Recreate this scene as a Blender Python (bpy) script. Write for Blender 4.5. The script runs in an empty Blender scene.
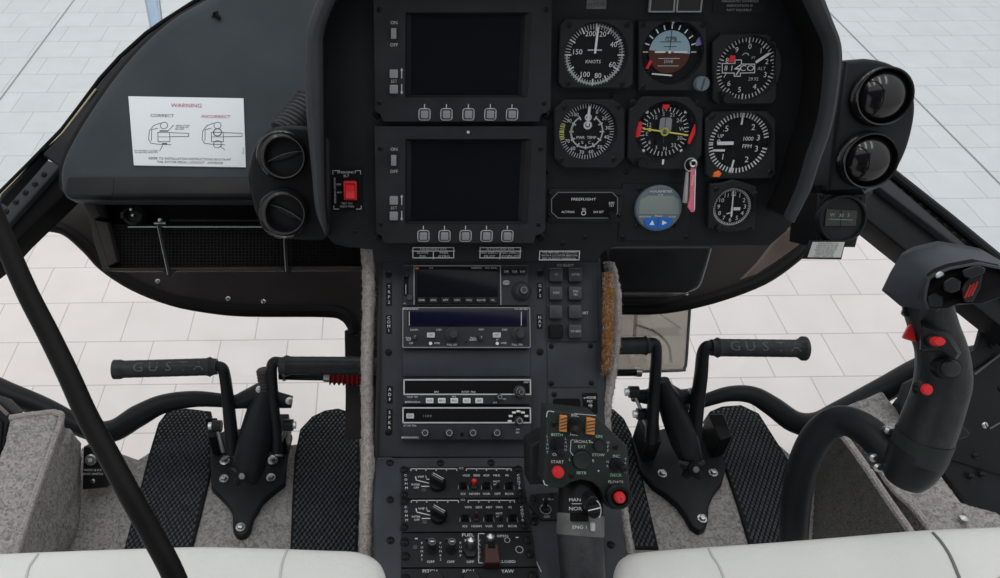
import bpy, bmesh, math, random
from mathutils import Vector, Matrix, noise
random.seed(7)
PI = math.pi
SC = bpy.context.scene
COL = SC.collection
# ------------------------------------------------------------------ camera
FPX, PX, PY = 785.0, 400.0, 289.0
PITCH = math.radians(42.4)
CAM = Vector((0, 0, 1.65))
AF = Vector((0, math.cos(PITCH), -math.sin(PITCH)))
AD = Vector((0, -math.sin(PITCH), -math.cos(PITCH)))
AR = Vector((1, 0, 0))
cd = bpy.data.cameras.new('camera'); cam = bpy.data.objects.new('camera', cd); COL.objects.link(cam)
cd.sensor_width = 36; cd.lens = FPX / 1000 * 36; cd.shift_x = (500 - PX) / 1000
cd.clip_start = .02
cd.dof.use_dof = True; cd.dof.focus_distance = .94; cd.dof.aperture_fstop = 20.0
cam.location = CAM; cam.rotation_euler = (PI / 2 - PITCH, 0, 0)
SC.camera = cam

def ray(px, py): return AF + AR * ((px - PX) / FPX) + AD * ((py - PY) / FPX)
def pt(px, py, d): return CAM + ray(px, py) * d
def ptz(px, py, z):
    r = ray(px, py); return CAM + r * ((z - CAM.z) / r.z)
def ptx(px, py, x):
    r = ray(px, py); return CAM + r * (x / r.x)

class Fr:
    def __init__(s, o, U, V):
        s.o = Vector(o); s.U = Vector(U).normalized(); V = Vector(V)
        s.V = (V - s.U * V.dot(s.U)).normalized(); s.W = s.U.cross(s.V)
        s.k = (s.o - CAM).dot(AF) / FPX
    def at(s, px, py, w=0):
        d = ray(px, py); t = (w - (CAM - s.o).dot(s.W)) / d.dot(s.W)
        p = CAM + d * t - s.o
        return (p.dot(s.U), p.dot(s.V))
    def P(s, u, v, w=0): return s.o + s.U * u + s.V * v + s.W * w
    def L(s, p):
        p = Vector(p) - s.o; return Vector((p.dot(s.U), p.dot(s.V), p.dot(s.W)))
    def sub(s, px, py, w=0):
        u, v = s.at(px, py, w); return Fr(s.P(u, v, w), s.U, s.V)
    def M(s):
        m = Matrix((s.U, s.V, s.W)).transposed().to_4x4(); m.translation = s.o; return m
    def rect(s, x0, y0, x1, y1, w=0):
        xm, ym = (x0 + x1) / 2, (y0 + y1) / 2
        return (s.at(x0, ym, w)[0], s.at(xm, y1, w)[1], s.at(x1, ym, w)[0], s.at(xm, y0, w)[1])
    def poly(s, pts, w=0): return [s.at(x, y, w) for x, y in pts]

def camframe(px, py, d, tilt=0, yaw=0):
    """frame facing the viewer; tilt>0: its upper edge leans away from the viewer"""
    a = math.radians(tilt); b = math.radians(yaw)
    V = -AD * math.cos(a) + AF * math.sin(a)
    W = AR.cross(V)
    U = AR * math.cos(b) + W * math.sin(b)
    return Fr(pt(px, py, d), U, V)
def world(o): return Fr(o, (1, 0, 0), (0, 1, 0))

# ------------------------------------------------------------------ materials
def mat(name, col, rough=.5, metal=0, bump=0, bscale=200, var=0, vscale=20, spec=.16, coat=0):
    m = bpy.data.materials.new(name); m.use_nodes = True
    nt = m.node_tree; b = nt.nodes['Principled BSDF']
    b.inputs['Base Color'].default_value = (*col, 1); b.inputs['Roughness'].default_value = rough
    b.inputs['Metallic'].default_value = metal
    b.inputs['Specular IOR Level'].default_value = spec
    if coat: b.inputs['Coat Weight'].default_value = coat; b.inputs['Coat Roughness'].default_value = .08
    tc = nt.nodes.new('ShaderNodeTexCoord')
    if var:
        n = nt.nodes.new('ShaderNodeTexNoise'); n.inputs['Scale'].default_value = vscale; n.inputs['Detail'].default_value = 5
        r = nt.nodes.new('ShaderNodeValToRGB')
        r.color_ramp.elements[0].position = .3; r.color_ramp.elements[1].position = .7
        r.color_ramp.elements[0].color = (*[c * (1 - var) for c in col], 1)
        r.color_ramp.elements[1].color = (*[min(1, c * (1 + var)) for c in col], 1)
        nt.links.new(tc.outputs['Object'], n.inputs['Vector']); nt.links.new(n.outputs['Fac'], r.inputs['Fac'])
        nt.links.new(r.outputs['Color'], b.inputs['Base Color'])
    if bump:
        n = nt.nodes.new('ShaderNodeTexNoise'); n.inputs['Scale'].default_value = bscale; n.inputs['Detail'].default_value = 3
        bp = nt.nodes.new('ShaderNodeBump'); bp.inputs['Strength'].default_value = bump; bp.inputs['Distance'].default_value = .002
        nt.links.new(tc.outputs['Object'], n.inputs['Vector']); nt.links.new(n.outputs['Fac'], bp.inputs['Height'])
        nt.links.new(bp.outputs['Normal'], b.inputs['Normal'])
    return m
M = {}
M['panel'] = mat('panel_black', (.0115, .013, .0155), .55, bump=.05, bscale=900, var=.25, vscale=12)
M['mfd'] = mat('display_bezel', (.020, .022, .025), .5, bump=.04, bscale=700, var=.2, vscale=30)
M['bead'] = mat('bead_cream', (.42, .38, .26), .6)
M['bezel'] = mat('bezel_black', (.0145, .016, .0185), .5, bump=.04, bscale=700, var=.2, vscale=30)
M['radio'] = mat('radio_charcoal', (.026, .029, .035), .5, spec=.25, bump=.05, bscale=900, var=.2, vscale=25)
M['console'] = mat('console_charcoal', (.031, .036, .044), .5, spec=.25, bump=.06, bscale=700, var=.2, vscale=18)
M['hood'] = mat('hood_grey', (.034, .039, .044), .55, spec=.25, bump=.12, bscale=900, var=.15, vscale=10)
M['dash'] = mat('dash_vinyl', (.033, .042, .049), .62, bump=.12, bscale=800, var=.18, vscale=9)
M['shell'] = mat('shell_paint', (.028, .024, .023), .55, bump=.05, bscale=500, var=.25, vscale=8)
M['black'] = mat('black_plastic', (.010, .0105, .012), .38, bump=.04, bscale=400, var=.2, vscale=25)
M['gloss'] = mat('gloss_black', (.005, .005, .006), .14, spec=.5)
M['rubber'] = mat('rubber_black', (.017, .0195, .0225), .45, spec=.3, bump=.25, bscale=260, var=.3, vscale=60)
M['frame'] = mat('frame_paint', (.013, .015, .018), .42, bump=.05, bscale=300, var=.25, vscale=15)
M['void'] = mat('recess_black', (.004, .004, .005), .8)
M['dial'] = mat('dial_black', (.008, .009, .010), .7)
M['screen'] = mat('screen_glass', (.005, .0065, .009), .16, spec=.2)
M['blue_screen'] = mat('display_blue', (.003, .004, .020), .2, spec=.25)
M['white'] = mat('white_marking', (.64, .66, .66), .6)
M['knob'] = mat('knob_charcoal', (.032, .035, .040), .38, spec=.4)
M['emboss'] = mat('emboss_grey', (.10, .103, .106), .5)
M['outline'] = mat('outline_grey', (.15, .155, .16), .5)
M['labelplate'] = mat('label_plate_black', (.008, .008, .009), .5)
M['compass'] = mat('compass_green', (.045, .055, .048), .4)
M['head_red'] = mat('head_dark_red', (.30, .022, .022), .45)
M['annun'] = mat('annunciator_dark', (.035, .034, .033), .4)
M['grey'] = mat('grey_marking', (.30, .32, .33), .6)
M['dim'] = mat('dim_marking', (.47, .49, .50), .6)
M['green'] = mat('green_marking', (.35, .62, .45), .6)
M['palegreen'] = mat('pale_green_marking', (.42, .52, .46), .6)
M['key_grey'] = mat('key_grey', (.22, .23, .24), .5)
M['red'] = mat('red_plastic', (.62, .03, .035), .35)
M['dred'] = mat('dark_red_plastic', (.04, .014, .013), .4)
M['redink'] = mat('red_ink', (.38, .06, .08), .7)
M['ink'] = mat('dark_ink', (.05, .06, .07), .7)
M['gloss_ring'] = mat('vent_ring_gloss', (.008, .008, .009), .22, spec=.5)
M['orange'] = mat('orange_paint', (.75, .16, .03), .5)
M['yellow'] = mat('yellow_paint', (.62, .58, .10), .5)
M['amber'] = mat('amber_plastic', (.55, .22, .05), .5)
M['purple'] = mat('purple_flag', (.22, .18, .45), .5)
M['sky'] = mat('dial_sky_blue', (.25, .36, .42), .6)
M['earth'] = mat('dial_brown', (.075, .028, .02), .65)
M['lcd'] = mat('lcd_green_grey', (.19, .24, .23), .3)
M['lcdring'] = mat('lcd_rim_grey', (.12, .155, .18), .4)
M['blue'] = mat('button_blue', (.02, .13, .48), .4)
M['chrome'] = mat('chrome', (.75, .75, .74), .18, 1)
M['steel'] = mat('steel', (.42, .43, .44), .35, 1, bump=.1, bscale=300)
M['silver'] = mat('silver_paint', (.13, .135, .135), .45, .2, var=.25, vscale=60)
M['placard'] = mat('placard_white', (.66, .70, .73), .5)
M['tan'] = mat('bare_composite', (.16, .125, .11), .6, bump=.1, bscale=200, var=.2, vscale=15)
M['leather'] = mat('white_leather', (.66, .665, .645), .5, bump=.45, bscale=150, var=.05, vscale=8)
M['seam'] = mat('seam_grey', (.16, .17, .17), .7)
M['rodblack'] = mat('tube_black', (.006, .006, .006), .5, spec=.1)
M['green_panel'] = mat('switch_panel_green_black', (.022, .028, .027), .5, bump=.05, bscale=700, var=.15, vscale=40)
M['grille'] = mat('net_black', (.007, .007, .008), .7, bump=.5, bscale=160)
M['bellows'] = mat('bellows_red', (.25, .02, .025), .55)
M['pink'] = mat('tag_pink_red', (.62, .16, .22), .5)
M['card'] = mat('card_white', (.50, .51, .50), .6)
M['bluebar'] = mat('pale_blue_metal', (.55, .63, .74), .3, .2)

def carpet_mat(name, col, scale=130):
    m = mat(name, col, .95, var=.0, spec=.1)
    nt = m.node_tree; b = nt.nodes['Principled BSDF']
    tc = nt.nodes.new('ShaderNodeTexCoord')
    n = nt.nodes.new('ShaderNodeTexNoise'); n.inputs['Scale'].default_value = scale; n.inputs['Detail'].default_value = 4
    n.inputs['Distortion'].default_value = 1.6
    r = nt.nodes.new('ShaderNodeValToRGB')
    r.color_ramp.elements[0].position = .32; r.color_ramp.elements[1].position = .6
    r.color_ramp.elements[0].color = (*[c * .5 for c in col], 1); r.color_ramp.elements[1].color = (*[c * 1.12 for c in col], 1)
    bp = nt.nodes.new('ShaderNodeBump'); bp.inputs['Strength'].default_value = .8; bp.inputs['Distance'].default_value = .003
    nt.links.new(tc.outputs['Object'], n.inputs['Vector']); nt.links.new(n.outputs['Fac'], r.inputs['Fac'])
    nt.links.new(n.outputs['Fac'], bp.inputs['Height']); nt.links.new(bp.outputs['Normal'], b.inputs['Normal'])
    nt.links.new(r.outputs['Color'], b.inputs['Base Color'])
    return m
M['carpet'] = carpet_mat('grey_carpet', (.30, .288, .28))
M['carpet_shaded'] = carpet_mat('shaded_grey_carpet', (.10, .097, .094), 260)  # darker copy of the carpet: the right wall's shade is put into the colour
M['carpet_edge'] = carpet_mat('carpet_piping', (.36, .335, .32), 300)
M['carpet_worn'] = carpet_mat('worn_orange_backing', (.27, .125, .036), 300)

def tile_mat():
    m = bpy.data.materials.new('tile_paving'); m.use_nodes = True
    nt = m.node_tree; b = nt.nodes['Principled BSDF']; b.inputs['Roughness'].default_value = .55
    tc = nt.nodes.new('ShaderNodeTexCoord'); mp = nt.nodes.new('ShaderNodeMapping')
    mp.inputs['Location'].default_value = TILE_LOC; mp.inputs['Rotation'].default_value = (0, 0, 0)
    br = nt.nodes.new('ShaderNodeTexBrick'); br.offset = .5; br.squash = 1
    br.inputs['Scale'].default_value = 1; br.inputs['Brick Width'].default_value = .195; br.inputs['Row Height'].default_value = .1655
    br.inputs['Mortar Size'].default_value = .0016; br.inputs['Mortar Smooth'].default_value = .3; br.inputs['Bias'].default_value = -.2
    br.inputs['Color1'].default_value = (.77, .755, .745, 1); br.inputs['Color2'].default_value = (.73, .72, .715, 1)
    br.inputs['Mortar'].default_value = (.44, .425, .415, 1)
    n = nt.nodes.new('ShaderNodeTexNoise'); n.inputs['Scale'].default_value = 9; n.inputs['Detail'].default_value = 6
    r = nt.nodes.new('ShaderNodeValToRGB'); r.color_ramp.elements[0].position = .3; r.color_ramp.elements[1].position = .75
    r.color_ramp.elements[0].color = (.93, .925, .92, 1); r.color_ramp.elements[1].color = (1, 1, 1, 1)
    mx = nt.nodes.new('ShaderNodeMix'); mx.data_type = 'RGBA'; mx.blend_type = 'MULTIPLY'; mx.inputs['Factor'].default_value = 1
    nt.links.new(tc.outputs['Object'], mp.inputs['Vector']); nt.links.new(mp.outputs['Vector'], br.inputs['Vector'])
    nt.links.new(tc.outputs['Object'], n.inputs['Vector']); nt.links.new(n.outputs['Fac'], r.inputs['Fac'])
    nt.links.new(br.outputs['Color'], mx.inputs['A']); nt.links.new(r.outputs['Color'], mx.inputs['B'])
    nt.links.new(mx.outputs['Result'], b.inputs['Base Color'])
    return m
TILE_LOC = (.008, -.104, 0)
M['tile'] = tile_mat()
M['joint'] = mat('joint_grey', (.30, .30, .30), .8)

def glass_mat(name, tint, fac):
    m = bpy.data.materials.new(name); m.use_nodes = True; nt = m.node_tree
    nt.nodes.remove(nt.nodes['Principled BSDF'])
    out = nt.nodes['Material Output']; t = nt.nodes.new('ShaderNodeBsdfTransparent'); g = nt.nodes.new('ShaderNodeBsdfGlossy')
    t.inputs['Color'].default_value = (*tint, 1); g.inputs['Roughness'].default_value = .03
    mx = nt.nodes.new('ShaderNodeMixShader'); mx.inputs['Fac'].default_value = fac
    nt.links.new(t.outputs[0], mx.inputs[1]); nt.links.new(g.outputs[0], mx.inputs[2]); nt.links.new(mx.outputs[0], out.inputs['Surface'])
    return m
M['pane'] = glass_mat('clear_pane', (1, .975, .965), .015)
M['tintpane'] = glass_mat('tinted_windshield', (.89, .92, .94), .015)
M['dialglass'] = glass_mat('dial_glass', (.98, .985, .99), 0)
M['smoke'] = glass_mat('smoky_plastic', (.55, .53, .50), .06)

# ------------------------------------------------------------------ mesh builder
_TXT = {}
def text_mesh(s):
    if s not in _TXT:
        c = bpy.data.curves.new('t', 'FONT'); c.body = s; c.size = 1; c.align_x = 'CENTER'; c.align_y = 'CENTER'
        c.resolution_u = 2; c.fill_mode = 'FRONT'
        o = bpy.data.objects.new('t', c); me = bpy.data.meshes.new_from_object(o)
        _TXT[s] = ([v.co.copy() for v in me.vertices], [list(p.vertices) for p in me.polygons])
        bpy.data.objects.remove(o); bpy.data.curves.remove(c); bpy.data.meshes.remove(me)
    return _TXT[s]
def ccw(p):
    a = sum(p[i][0] * p[(i + 1) % len(p)][1] - p[(i + 1) % len(p)][0] * p[i][1] for i in range(len(p)))
    return list(p) if a > 0 else list(reversed(p))
def inset(p, d):
    n = len(p); out = []
    for i in range(n):
        a, b, c = Vector(p[i - 1]), Vector(p[i]), Vector(p[(i + 1) % n])
        e1 = (b - a); e2 = (c - b)
        if e1.length < 1e-9: e1 = e2
        if e2.length < 1e-9: e2 = e1
        e1 = e1.normalized(); e2 = e2.normalized()
        n1 = Vector((-e1.y, e1.x)); n2 = Vector((-e2.y, e2.x)); m = n1 + n2
        L = m.length
        if L < .3: m = n1; f = 1
        else: m = m / L; f = 1 / max(.45, m.dot(n1))
        out.append((b.x + m.x * d * f, b.y + m.y * d * f))
    return out
def rr(x0, y0, x1, y1, r, n=4):
    r = min(r, abs(x1 - x0) / 2 * .999, abs(y1 - y0) / 2 * .999); p = []
    for cx, cy, a in ((x1 - r, y1 - r, 0), (x0 + r, y1 - r, 90), (x0 + r, y0 + r, 180), (x1 - r, y0 + r, 270)):
        for i in range(n + 1):
            t = math.radians(a + 90 * i / n); p.append((cx + r * math.cos(t), cy + r * math.sin(t)))
    return p
def circ(cx, cy, r, n=32, ry=None): return [(cx + r * math.cos(2 * PI * i / n), cy + (ry or r) * math.sin(2 * PI * i / n)) for i in range(n)]
def spline(pts, n=8):
    """Catmull-Rom through points (tuples of any length)"""
    P = [tuple(p) for p in pts]; P = [tuple(2 * a - b for a, b in zip(P[0], P[1]))] + P + [tuple(2 * a - b for a, b in zip(P[-1], P[-2]))]
    out = []
    for i in range(1, len(P) - 2):
        for k in range(n):
            t = k / n
            out.append(tuple(.5 * (2 * b + (c - a) * t + (2 * a - 5 * b + 4 * c - d) * t * t + (3 * b - a - 3 * c + d) * t ** 3)
                             for a, b, c, d in zip(P[i - 1], P[i], P[i + 1], P[i + 2])))
    out.append(P[-2]); return out

class MB:
    def __init__(s, m='black'): s.bm = bmesh.new(); s.mats = []; s.m(m)
    def m(s, name):
        if name not in s.mats: s.mats.append(name)
        s.mi = s.mats.index(name); return s
    def face(s, vs):
        try:
            f = s.bm.faces.new(vs); f.material_index = s.mi; return f
        except ValueError: return None
    def V(s, p): return s.bm.verts.new(p)
    def loft(s, rings, cap0=True, cap1=True, closed=True):
        R = [[s.V(p) for p in r] for r in rings]
        for a, b in zip(R, R[1:]):
            n = len(a)
            for i in range(n if closed else n - 1):
                j = (i + 1) % n; s.face((a[i], a[j], b[j], b[i]))
        if cap0: s.face(list(reversed(R[0])))
        if cap1: s.face(R[-1])
        return s
    def prism(s, poly, z0, z1, bev=0, xf=None):
        p = ccw(poly); rings = [[(x, y, z0) for x, y in p]]
        if bev:
            for k in range(4):
                a = PI / 2 * k / 3; q = inset(p, bev * (1 - math.cos(a)))
                rings.append([(x, y, z1 - bev + bev * math.sin(a)) for x, y in q])
        else: rings.append([(x, y, z1) for x, y in p])
        if xf: rings = [[xf(*v) for v in r] for r in rings]
        return s.loft(rings)
    def box(s, x0, y0, x1, y1, z0, z1, bev=0, r=0): return s.prism(rr(x0, y0, x1, y1, r, 3) if r else [(x0, y0), (x1, y0), (x1, y1), (x0, y1)], z0, z1, bev)
    def ring(s, outer, inner, z0, z1, bev=0, zi=None):
        """outer & inner same length, ccw; hole goes to depth zi"""
        zi = z0 if zi is None else zi
        n = len(outer); o2 = inset(outer, bev); i2 = inset(inner, -bev)
        rings = [[(x, y, z0) for x, y in outer], [(x, y, z1 - bev) for x, y in outer], [(x, y, z1) for x, y in o2],
                 [(x, y, z1) for x, y in i2], [(x, y, z1 - bev) for x, y in inner], [(x, y, zi) for x, y in inner]]
        return s.loft(rings, False, False)
    def lathe(s, prof, cx=0, cy=0, n=28, xf=None):
        rings = [[(cx + r * math.cos(2 * PI * i / n), cy + r * math.sin(2 * PI * i / n), z) for i in range(n)] for r, z in prof]
        if xf: rings = [[xf(*v) for v in r] for r in rings]
        return s.loft(rings)
    def cyl(s, cx, cy, z0, z1, r, bev=0, n=24, r1=None):
        r1 = r if r1 is None else r1
        prof = [(r, z0)] + ([(r1, z1 - bev), (r1 - bev * .3, z1 - bev * .3), (r1 - bev, z1)] if bev else [(r1, z1)])
        return s.lathe(prof, cx, cy, n)
    def tube(s, path, rad, n=16, cap=True, sq=None, up=None):
        P = [Vector(p) for p in path]; m = len(P)
        if not hasattr(rad, '__len__'): rad = [rad] * m
        rings = []; N = None
        for i in range(m):
            t = (P[min(i + 1, m - 1)] - P[max(i - 1, 0)]).normalized()
            if N is None:
                a = Vector(up) if up else (Vector((0, 0, 1)) if abs(t.z) < .9 else Vector((1, 0, 0)))
                N = (a - t * a.dot(t)).normalized()
            else: N = (N - t * N.dot(t)).normalized()
            B = t.cross(N); r = rad[i]; ring = []
            for k in range(n):
                a = 2 * PI * k / n; ca, sa = math.cos(a), math.sin(a)
                if sq:
                    e = sq; ca = math.copysign(abs(ca) ** e, ca); sa = math.copysign(abs(sa) ** e, sa)
                rx, ry = r if hasattr(r, '__len__') else (r, r)
                ring.append(P[i] + N * (ca * rx) + B * (sa * ry))
            rings.append(ring)
        return s.loft(rings, cap, cap)
    def quad(s, a, b, c, d): return s.face([s.V(p) for p in (a, b, c, d)])
    def flat(s, poly, z): s.face([s.V((x, y, z)) for x, y in ccw(poly)]); return s
    def stroke(s, pts, wd, z, closed=False):
        P = [Vector(p[:2]) for p in pts]
        if closed: P.append(P[0])
        for a, b in zip(P, P[1:]):
            t = b - a
            if t.length < 1e-9: continue
            t = t.normalized() * wd / 2; nn = Vector((-t.y, t.x)); a2 = a - t * .9; b2 = b + t * .9
            s.flat([a2 + nn, a2 - nn, b2 - nn, b2 + nn], z)
        return s
    def text(s, t, u, v, h, z, rot=0, sx=1.0):
        vs, fs = text_mesh(t); k = h / .70; c, sn = math.cos(rot), math.sin(rot); bv = []
        for p in vs:
            x, y = p.x * k * sx, p.y * k; bv.append(s.V((u + x * c - y * sn, v + x * sn + y * c, z)))
        for f in fs: s.face([bv[i] for i in f])
        return s
    def vtext(s, t, u, v, h, z, step, sx=1.0):
        for i, ch in enumerate(t):
            if ch != ' ': s.text(ch, u, v - i * step, h, z, 0, sx)
        return s
    def dial_ticks(s, cx, cy, r0, r1, wd, z, a0, a1, n, skip=None):
        for i in range(n):
            a = math.radians(90 - (a0 + (a1 - a0) * i / max(1, n - 1)))
            if skip and skip(i): continue
            s.stroke([(cx + r0 * math.cos(a), cy + r0 * math.sin(a)), (cx + r1 * math.cos(a), cy + r1 * math.sin(a))], wd, z)
        return s
    def arc(s, cx, cy, r, a0, a1, wd, z, n=40):
        p = [(cx + r * math.cos(math.radians(90 - (a0 + (a1 - a0) * i / n))), cy + r * math.sin(math.radians(90 - (a0 + (a1 - a0) * i / n)))) for i in range(n + 1)]
        return s.stroke(p, wd, z)
    def map(s, f):
        for v in s.bm.verts: v.co = f(v.co)
        return s
    def build(s, name, parent=None, smooth=True, bevel=0, angle=35, matrix=None, bseg=2):
        me = bpy.data.meshes.new(name); bmesh.ops.recalc_face_normals(s.bm, faces=s.bm.faces); s.bm.to_mesh(me); s.bm.free()
        for q in s.mats: me.materials.append(M[q])
        if smooth and len(me.polygons):
            me.polygons.foreach_set('use_smooth', [len(p_.vertices) <= 4 for p_ in me.polygons]); me.set_sharp_from_angle(angle=math.radians(angle))
        o = bpy.data.objects.new(name, me); COL.objects.link(o)
        if bevel:
            md = o.modifiers.new('bevel', 'BEVEL'); md.width = bevel; md.segments = bseg; md.limit_method = 'ANGLE'; md.angle_limit = math.radians(40)
        if matrix is not None: o.matrix_world = matrix
        if parent: o.parent = parent
        return o
from mathutils.bvhtree import BVHTree
def onsurf(o, f, px, py, lift=0):
    """point of mesh o (built in frame f) seen along the ray through a pixel, in f's own coordinates"""
    t = BVHTree.FromPolygons([v.co for v in o.data.vertices], [list(p.vertices) for p in o.data.polygons])
    d = ray(px, py); dl = Vector((d.dot(f.U), d.dot(f.V), d.dot(f.W))).normalized(); h = t.ray_cast(f.L(CAM), dl)
    return None if h[0] is None else h[0] - dl * lift
def flatbuild(mb, name, parent):          # flat lettering: keep the face direction towards +w
    for f in mb.bm.faces: f.normal_update()
    fl = [f for f in mb.bm.faces if f.normal.z < 0]
    bmesh.ops.reverse_faces(mb.bm, faces=fl)
    me = bpy.data.meshes.new(name); mb.bm.to_mesh(me); mb.bm.free()
    for q in mb.mats: me.materials.append(M[q])
    o = bpy.data.objects.new(name, me); COL.objects.link(o); o.parent = parent; return o

def thing(name, label, cat, fr, group=None):
    o = bpy.data.objects.new(name, None); COL.objects.link(o); o.empty_display_size = .02
    o.matrix_world = fr.M(); o['label'] = label; o['category'] = cat
    if group: o['group'] = group
    return o
def tag(o, label, cat, group=None):
    o['label'] = label; o['category'] = cat
    if group: o['group'] = group
    return o
def struct(o, label=None, cat=None):
    o['kind'] = 'structure'
    if label: o['label'] = label
    if cat: o['category'] = cat
    return o
def copy_tree(o, parent=None):
    c = o.copy(); COL.objects.link(c)
    if parent: c.parent = parent
    for ch in list(o.children): copy_tree(ch, c)
    return c
_SCR = {}
def screw(parent, u, v, w, r, m='black', cross=True, name='screw'):
    key = (round(r, 5), m, cross)
    if key not in _SCR:
        b = MB(m); b.lathe([(r, -.001), (r, r * .25), (r * .75, r * .55), (r * .3, r * .68), (0.0001, r * .7)], n=14)
        b.m('void'); b.stroke([(-r * .6, 0), (r * .6, 0)], r * .28, r * .72)
        if cross: b.stroke([(0, -r * .6), (0, r * .6)], r * .28, r * .725)
        o = b.build(name, parent); _SCR[key] = o.data
    else:
        o = bpy.data.objects.new(name, _SCR[key]); COL.objects.link(o); o.parent = parent
    o.location = (u, v, w); o.rotation_euler = (0, 0, random.random() * 3); return o
def knob(parent, u, v, w, r, h, m='knob', name='knob', line=None, ribs=14, ring=None):
    b = MB(m)
    n = ribs * 4; prof = [(r * 1.02, 0), (r * 1.02, h * .15), (r * .95, h * .2), (r * .93, h * .85), (r * .8, h), (.0001, h)]
    rings = []
    for q, (rad, z) in enumerate(prof):
        rings.append([((rad * (1 - (.05 if (i % 4) in (0,) and 1 < q < 4 else 0))) * math.cos(2 * PI * i / n), (rad * (1 - (.05 if (i % 4) == 0 and 1 < q < 4 else 0))) * math.sin(2 * PI * i / n), z) for i in range(n)])
    b.loft(rings)
    if ring: b.m(ring); b.arc(0, 0, r * .62, 0, 360, r * .16, h + .0003, 28)
    if line is not None:
        b.m('white'); a = math.radians(90 - line); b.stroke([(r * .2 * math.cos(a), r * .2 * math.sin(a)), (r * .75 * math.cos(a), r * .75 * math.sin(a))], r * .16, h + .0004)
    o = b.build(name, parent); o.location = (u, v, w); return o
def button(parent, x0, y0, x1, y1, w, h, m='key_grey', name='button', r=None, txt=None, tm='ink', th=None):
    cx, cy = (x0 + x1) / 2, (y0 + y1) / 2; a, c = abs(x1 - x0) / 2, abs(y1 - y0) / 2
    b = MB(m); b.prism(rr(-a, -c, a, c, r if r is not None else min(a, c) * .3), 0, h, min(a, c) * .18)
    if txt:
        b.m(tm)
        for i, t in enumerate(txt.split('|')):
            n = len(txt.split('|')); hh = th or c * .5
            b.text(t, 0, (n - 1) * hh * .75 - i * hh * 1.5, hh, h + .0003)
    o = b.build(name, parent); o.location = (cx, cy, w); return o
def toggle(parent, u, v, w, r, L, dirn=(0, .35), m='steel', name='toggle_switch', nut='black'):
    b = MB(nut); b.cyl(0, 0, -.0005, r * .8, r * 1.5, r * .2, 6); b.m(m)
    x, y = dirn; t = Vector((x, y, 1)).normalized()
    b.tube([(0, 0, 0), t * L * .5, t * L * .85, t * L, t * (L + r * .5)], [r * .5, r * .62, r * .95, r * .8, r * .1], 12)
    o = b.build(name, parent); o.location = (u, v, w); return o
# ================================================================== PLANES
PAN = camframe(450, 130, .90, -18)
CA = camframe(465, 350, .973, 6.4)
CB = Fr(ptz(465, 510, .852), (1, 0, 0), (0, 1, 0))

# ================================================================== SETTING
GR = world((0, 2.4, 0))
b = MB('tile'); R = Matrix.Rotation(math.radians(.9), 3, 'Z')
b.box(-7, -5, 7, 7, -.05, 0)
o = struct(b.build('floor', smooth=False), 'white tiled hangar floor outside the helicopter', 'floor'); o.location = (0, 0, 0)
o.rotation_euler = (0, 0, math.radians(.9))
for i, (x, nm) in enumerate(((-1.69, 'trim_1'), (2.19, 'trim_2'))):
    b = MB('joint'); b.box(-.0035, -4, .0035, 5, .0005, .0015)
    o = struct(b.build(nm, smooth=False), 'dark joint line in the white floor tiles on the ' + ('left' if i == 0 else 'right'), 'floor joint'); o.location = (x, 2.4, 0)
    o.rotation_euler = (0, 0, math.radians(.4))

def slab(name, px, d, thick, m, tilt=0, bev=.004, yaw=0, c=None):
    """an outline traced on a plane at distance d, given a real thickness away from the viewer"""
    cx = sum(p[0] for p in px) / len(px); cy = sum(p[1] for p in px) / len(px)
    if c: cx, cy = c
    f = camframe(cx, cy, d, tilt, yaw)
    b = MB(m); b.prism(f.poly(px), -thick, 0, bev)
    return f, b

# nose shell below the panel (inner face of the nose)
NOSE = [(-40, 236), (11.7, 241), (34, 227), (49, 226), (67, 231), (88, 249), (104, 266), (133, 285), (171, 300), (209, 307.6), (247.5, 311),
        (324, 311.5), (343, 315), (352, 325), (354, 334), (380, 345), (590, 345), (612, 312), (622, 309), (651, 309), (684, 305), (723, 295), (762, 280), (789, 262),
        (809, 245), (830, 233), (850, 226), (864, 225), (883, 230), (900, 238.5), (912, 248), (935, 240), (900, 190), (840, 165), (790, 175), (200, 175), (60, 170), (-40, 200)]
NOSE_S = [tuple(p[:2]) for p in NOSE]
f, b = slab('nose', NOSE_S, 1.22, .03, 'shell', 10, .006, c=(450, 250))
nose = struct(b.build('wall_front', matrix=f.M()), 'dark inner skin of the nose below the dashboard', 'wall'); NF = f
# seal along its lower edge
for seg in (NOSE[1:15], NOSE[17:31]):
    pts = [f.at(x, y, .004) for x, y in spline(seg, 4)]
    b = MB('rodblack'); b.tube([(u, v, .003) for u, v in pts], .009, 10)
    q = b.build('edge_seal', nose)
for x, y in ((157.5, 281.5), (228, 299), (263.5, 302), (686, 294), (779, 256)):
    u, v = f.at(x, y, 0); screw(nose, u, v, 0, .0042, 'steel', False, 'bolt')
# bare composite patch by the right end of the panel
f2, b = slab('patch', [(795, 224), (806, 240), (781, 258), (757, 274), (742, 279), (759, 262), (776, 240), (784, 233)], 1.08, .008, 'tan', 5, .003)
tag(b.build('composite_bracket', matrix=f2.M()), 'bare brown composite bracket at the lower right corner of the panel', 'bracket')
# black equipment box under the panel on the right
f3, b = slab('box', [(606, 246), (712, 246), (705, 270), (699, 287), (688, 292.5), (606, 292.5)], 1.10, .09, 'black', 6, .006)
eb = thing('equipment_box', 'black box tucked under the panel right of the console', 'box', f3)
o = b.build('case', eb)
b = MB('grey'); b.stroke(spline(f3.poly([(711, 249), (705, 270), (699, 286), (690, 291.5)], .0), 5), .0016, .0006); flatbuild(b, 'edge_trim', eb)

# window posts
def beam(name, top, side, d0, label):
    pass
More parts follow.
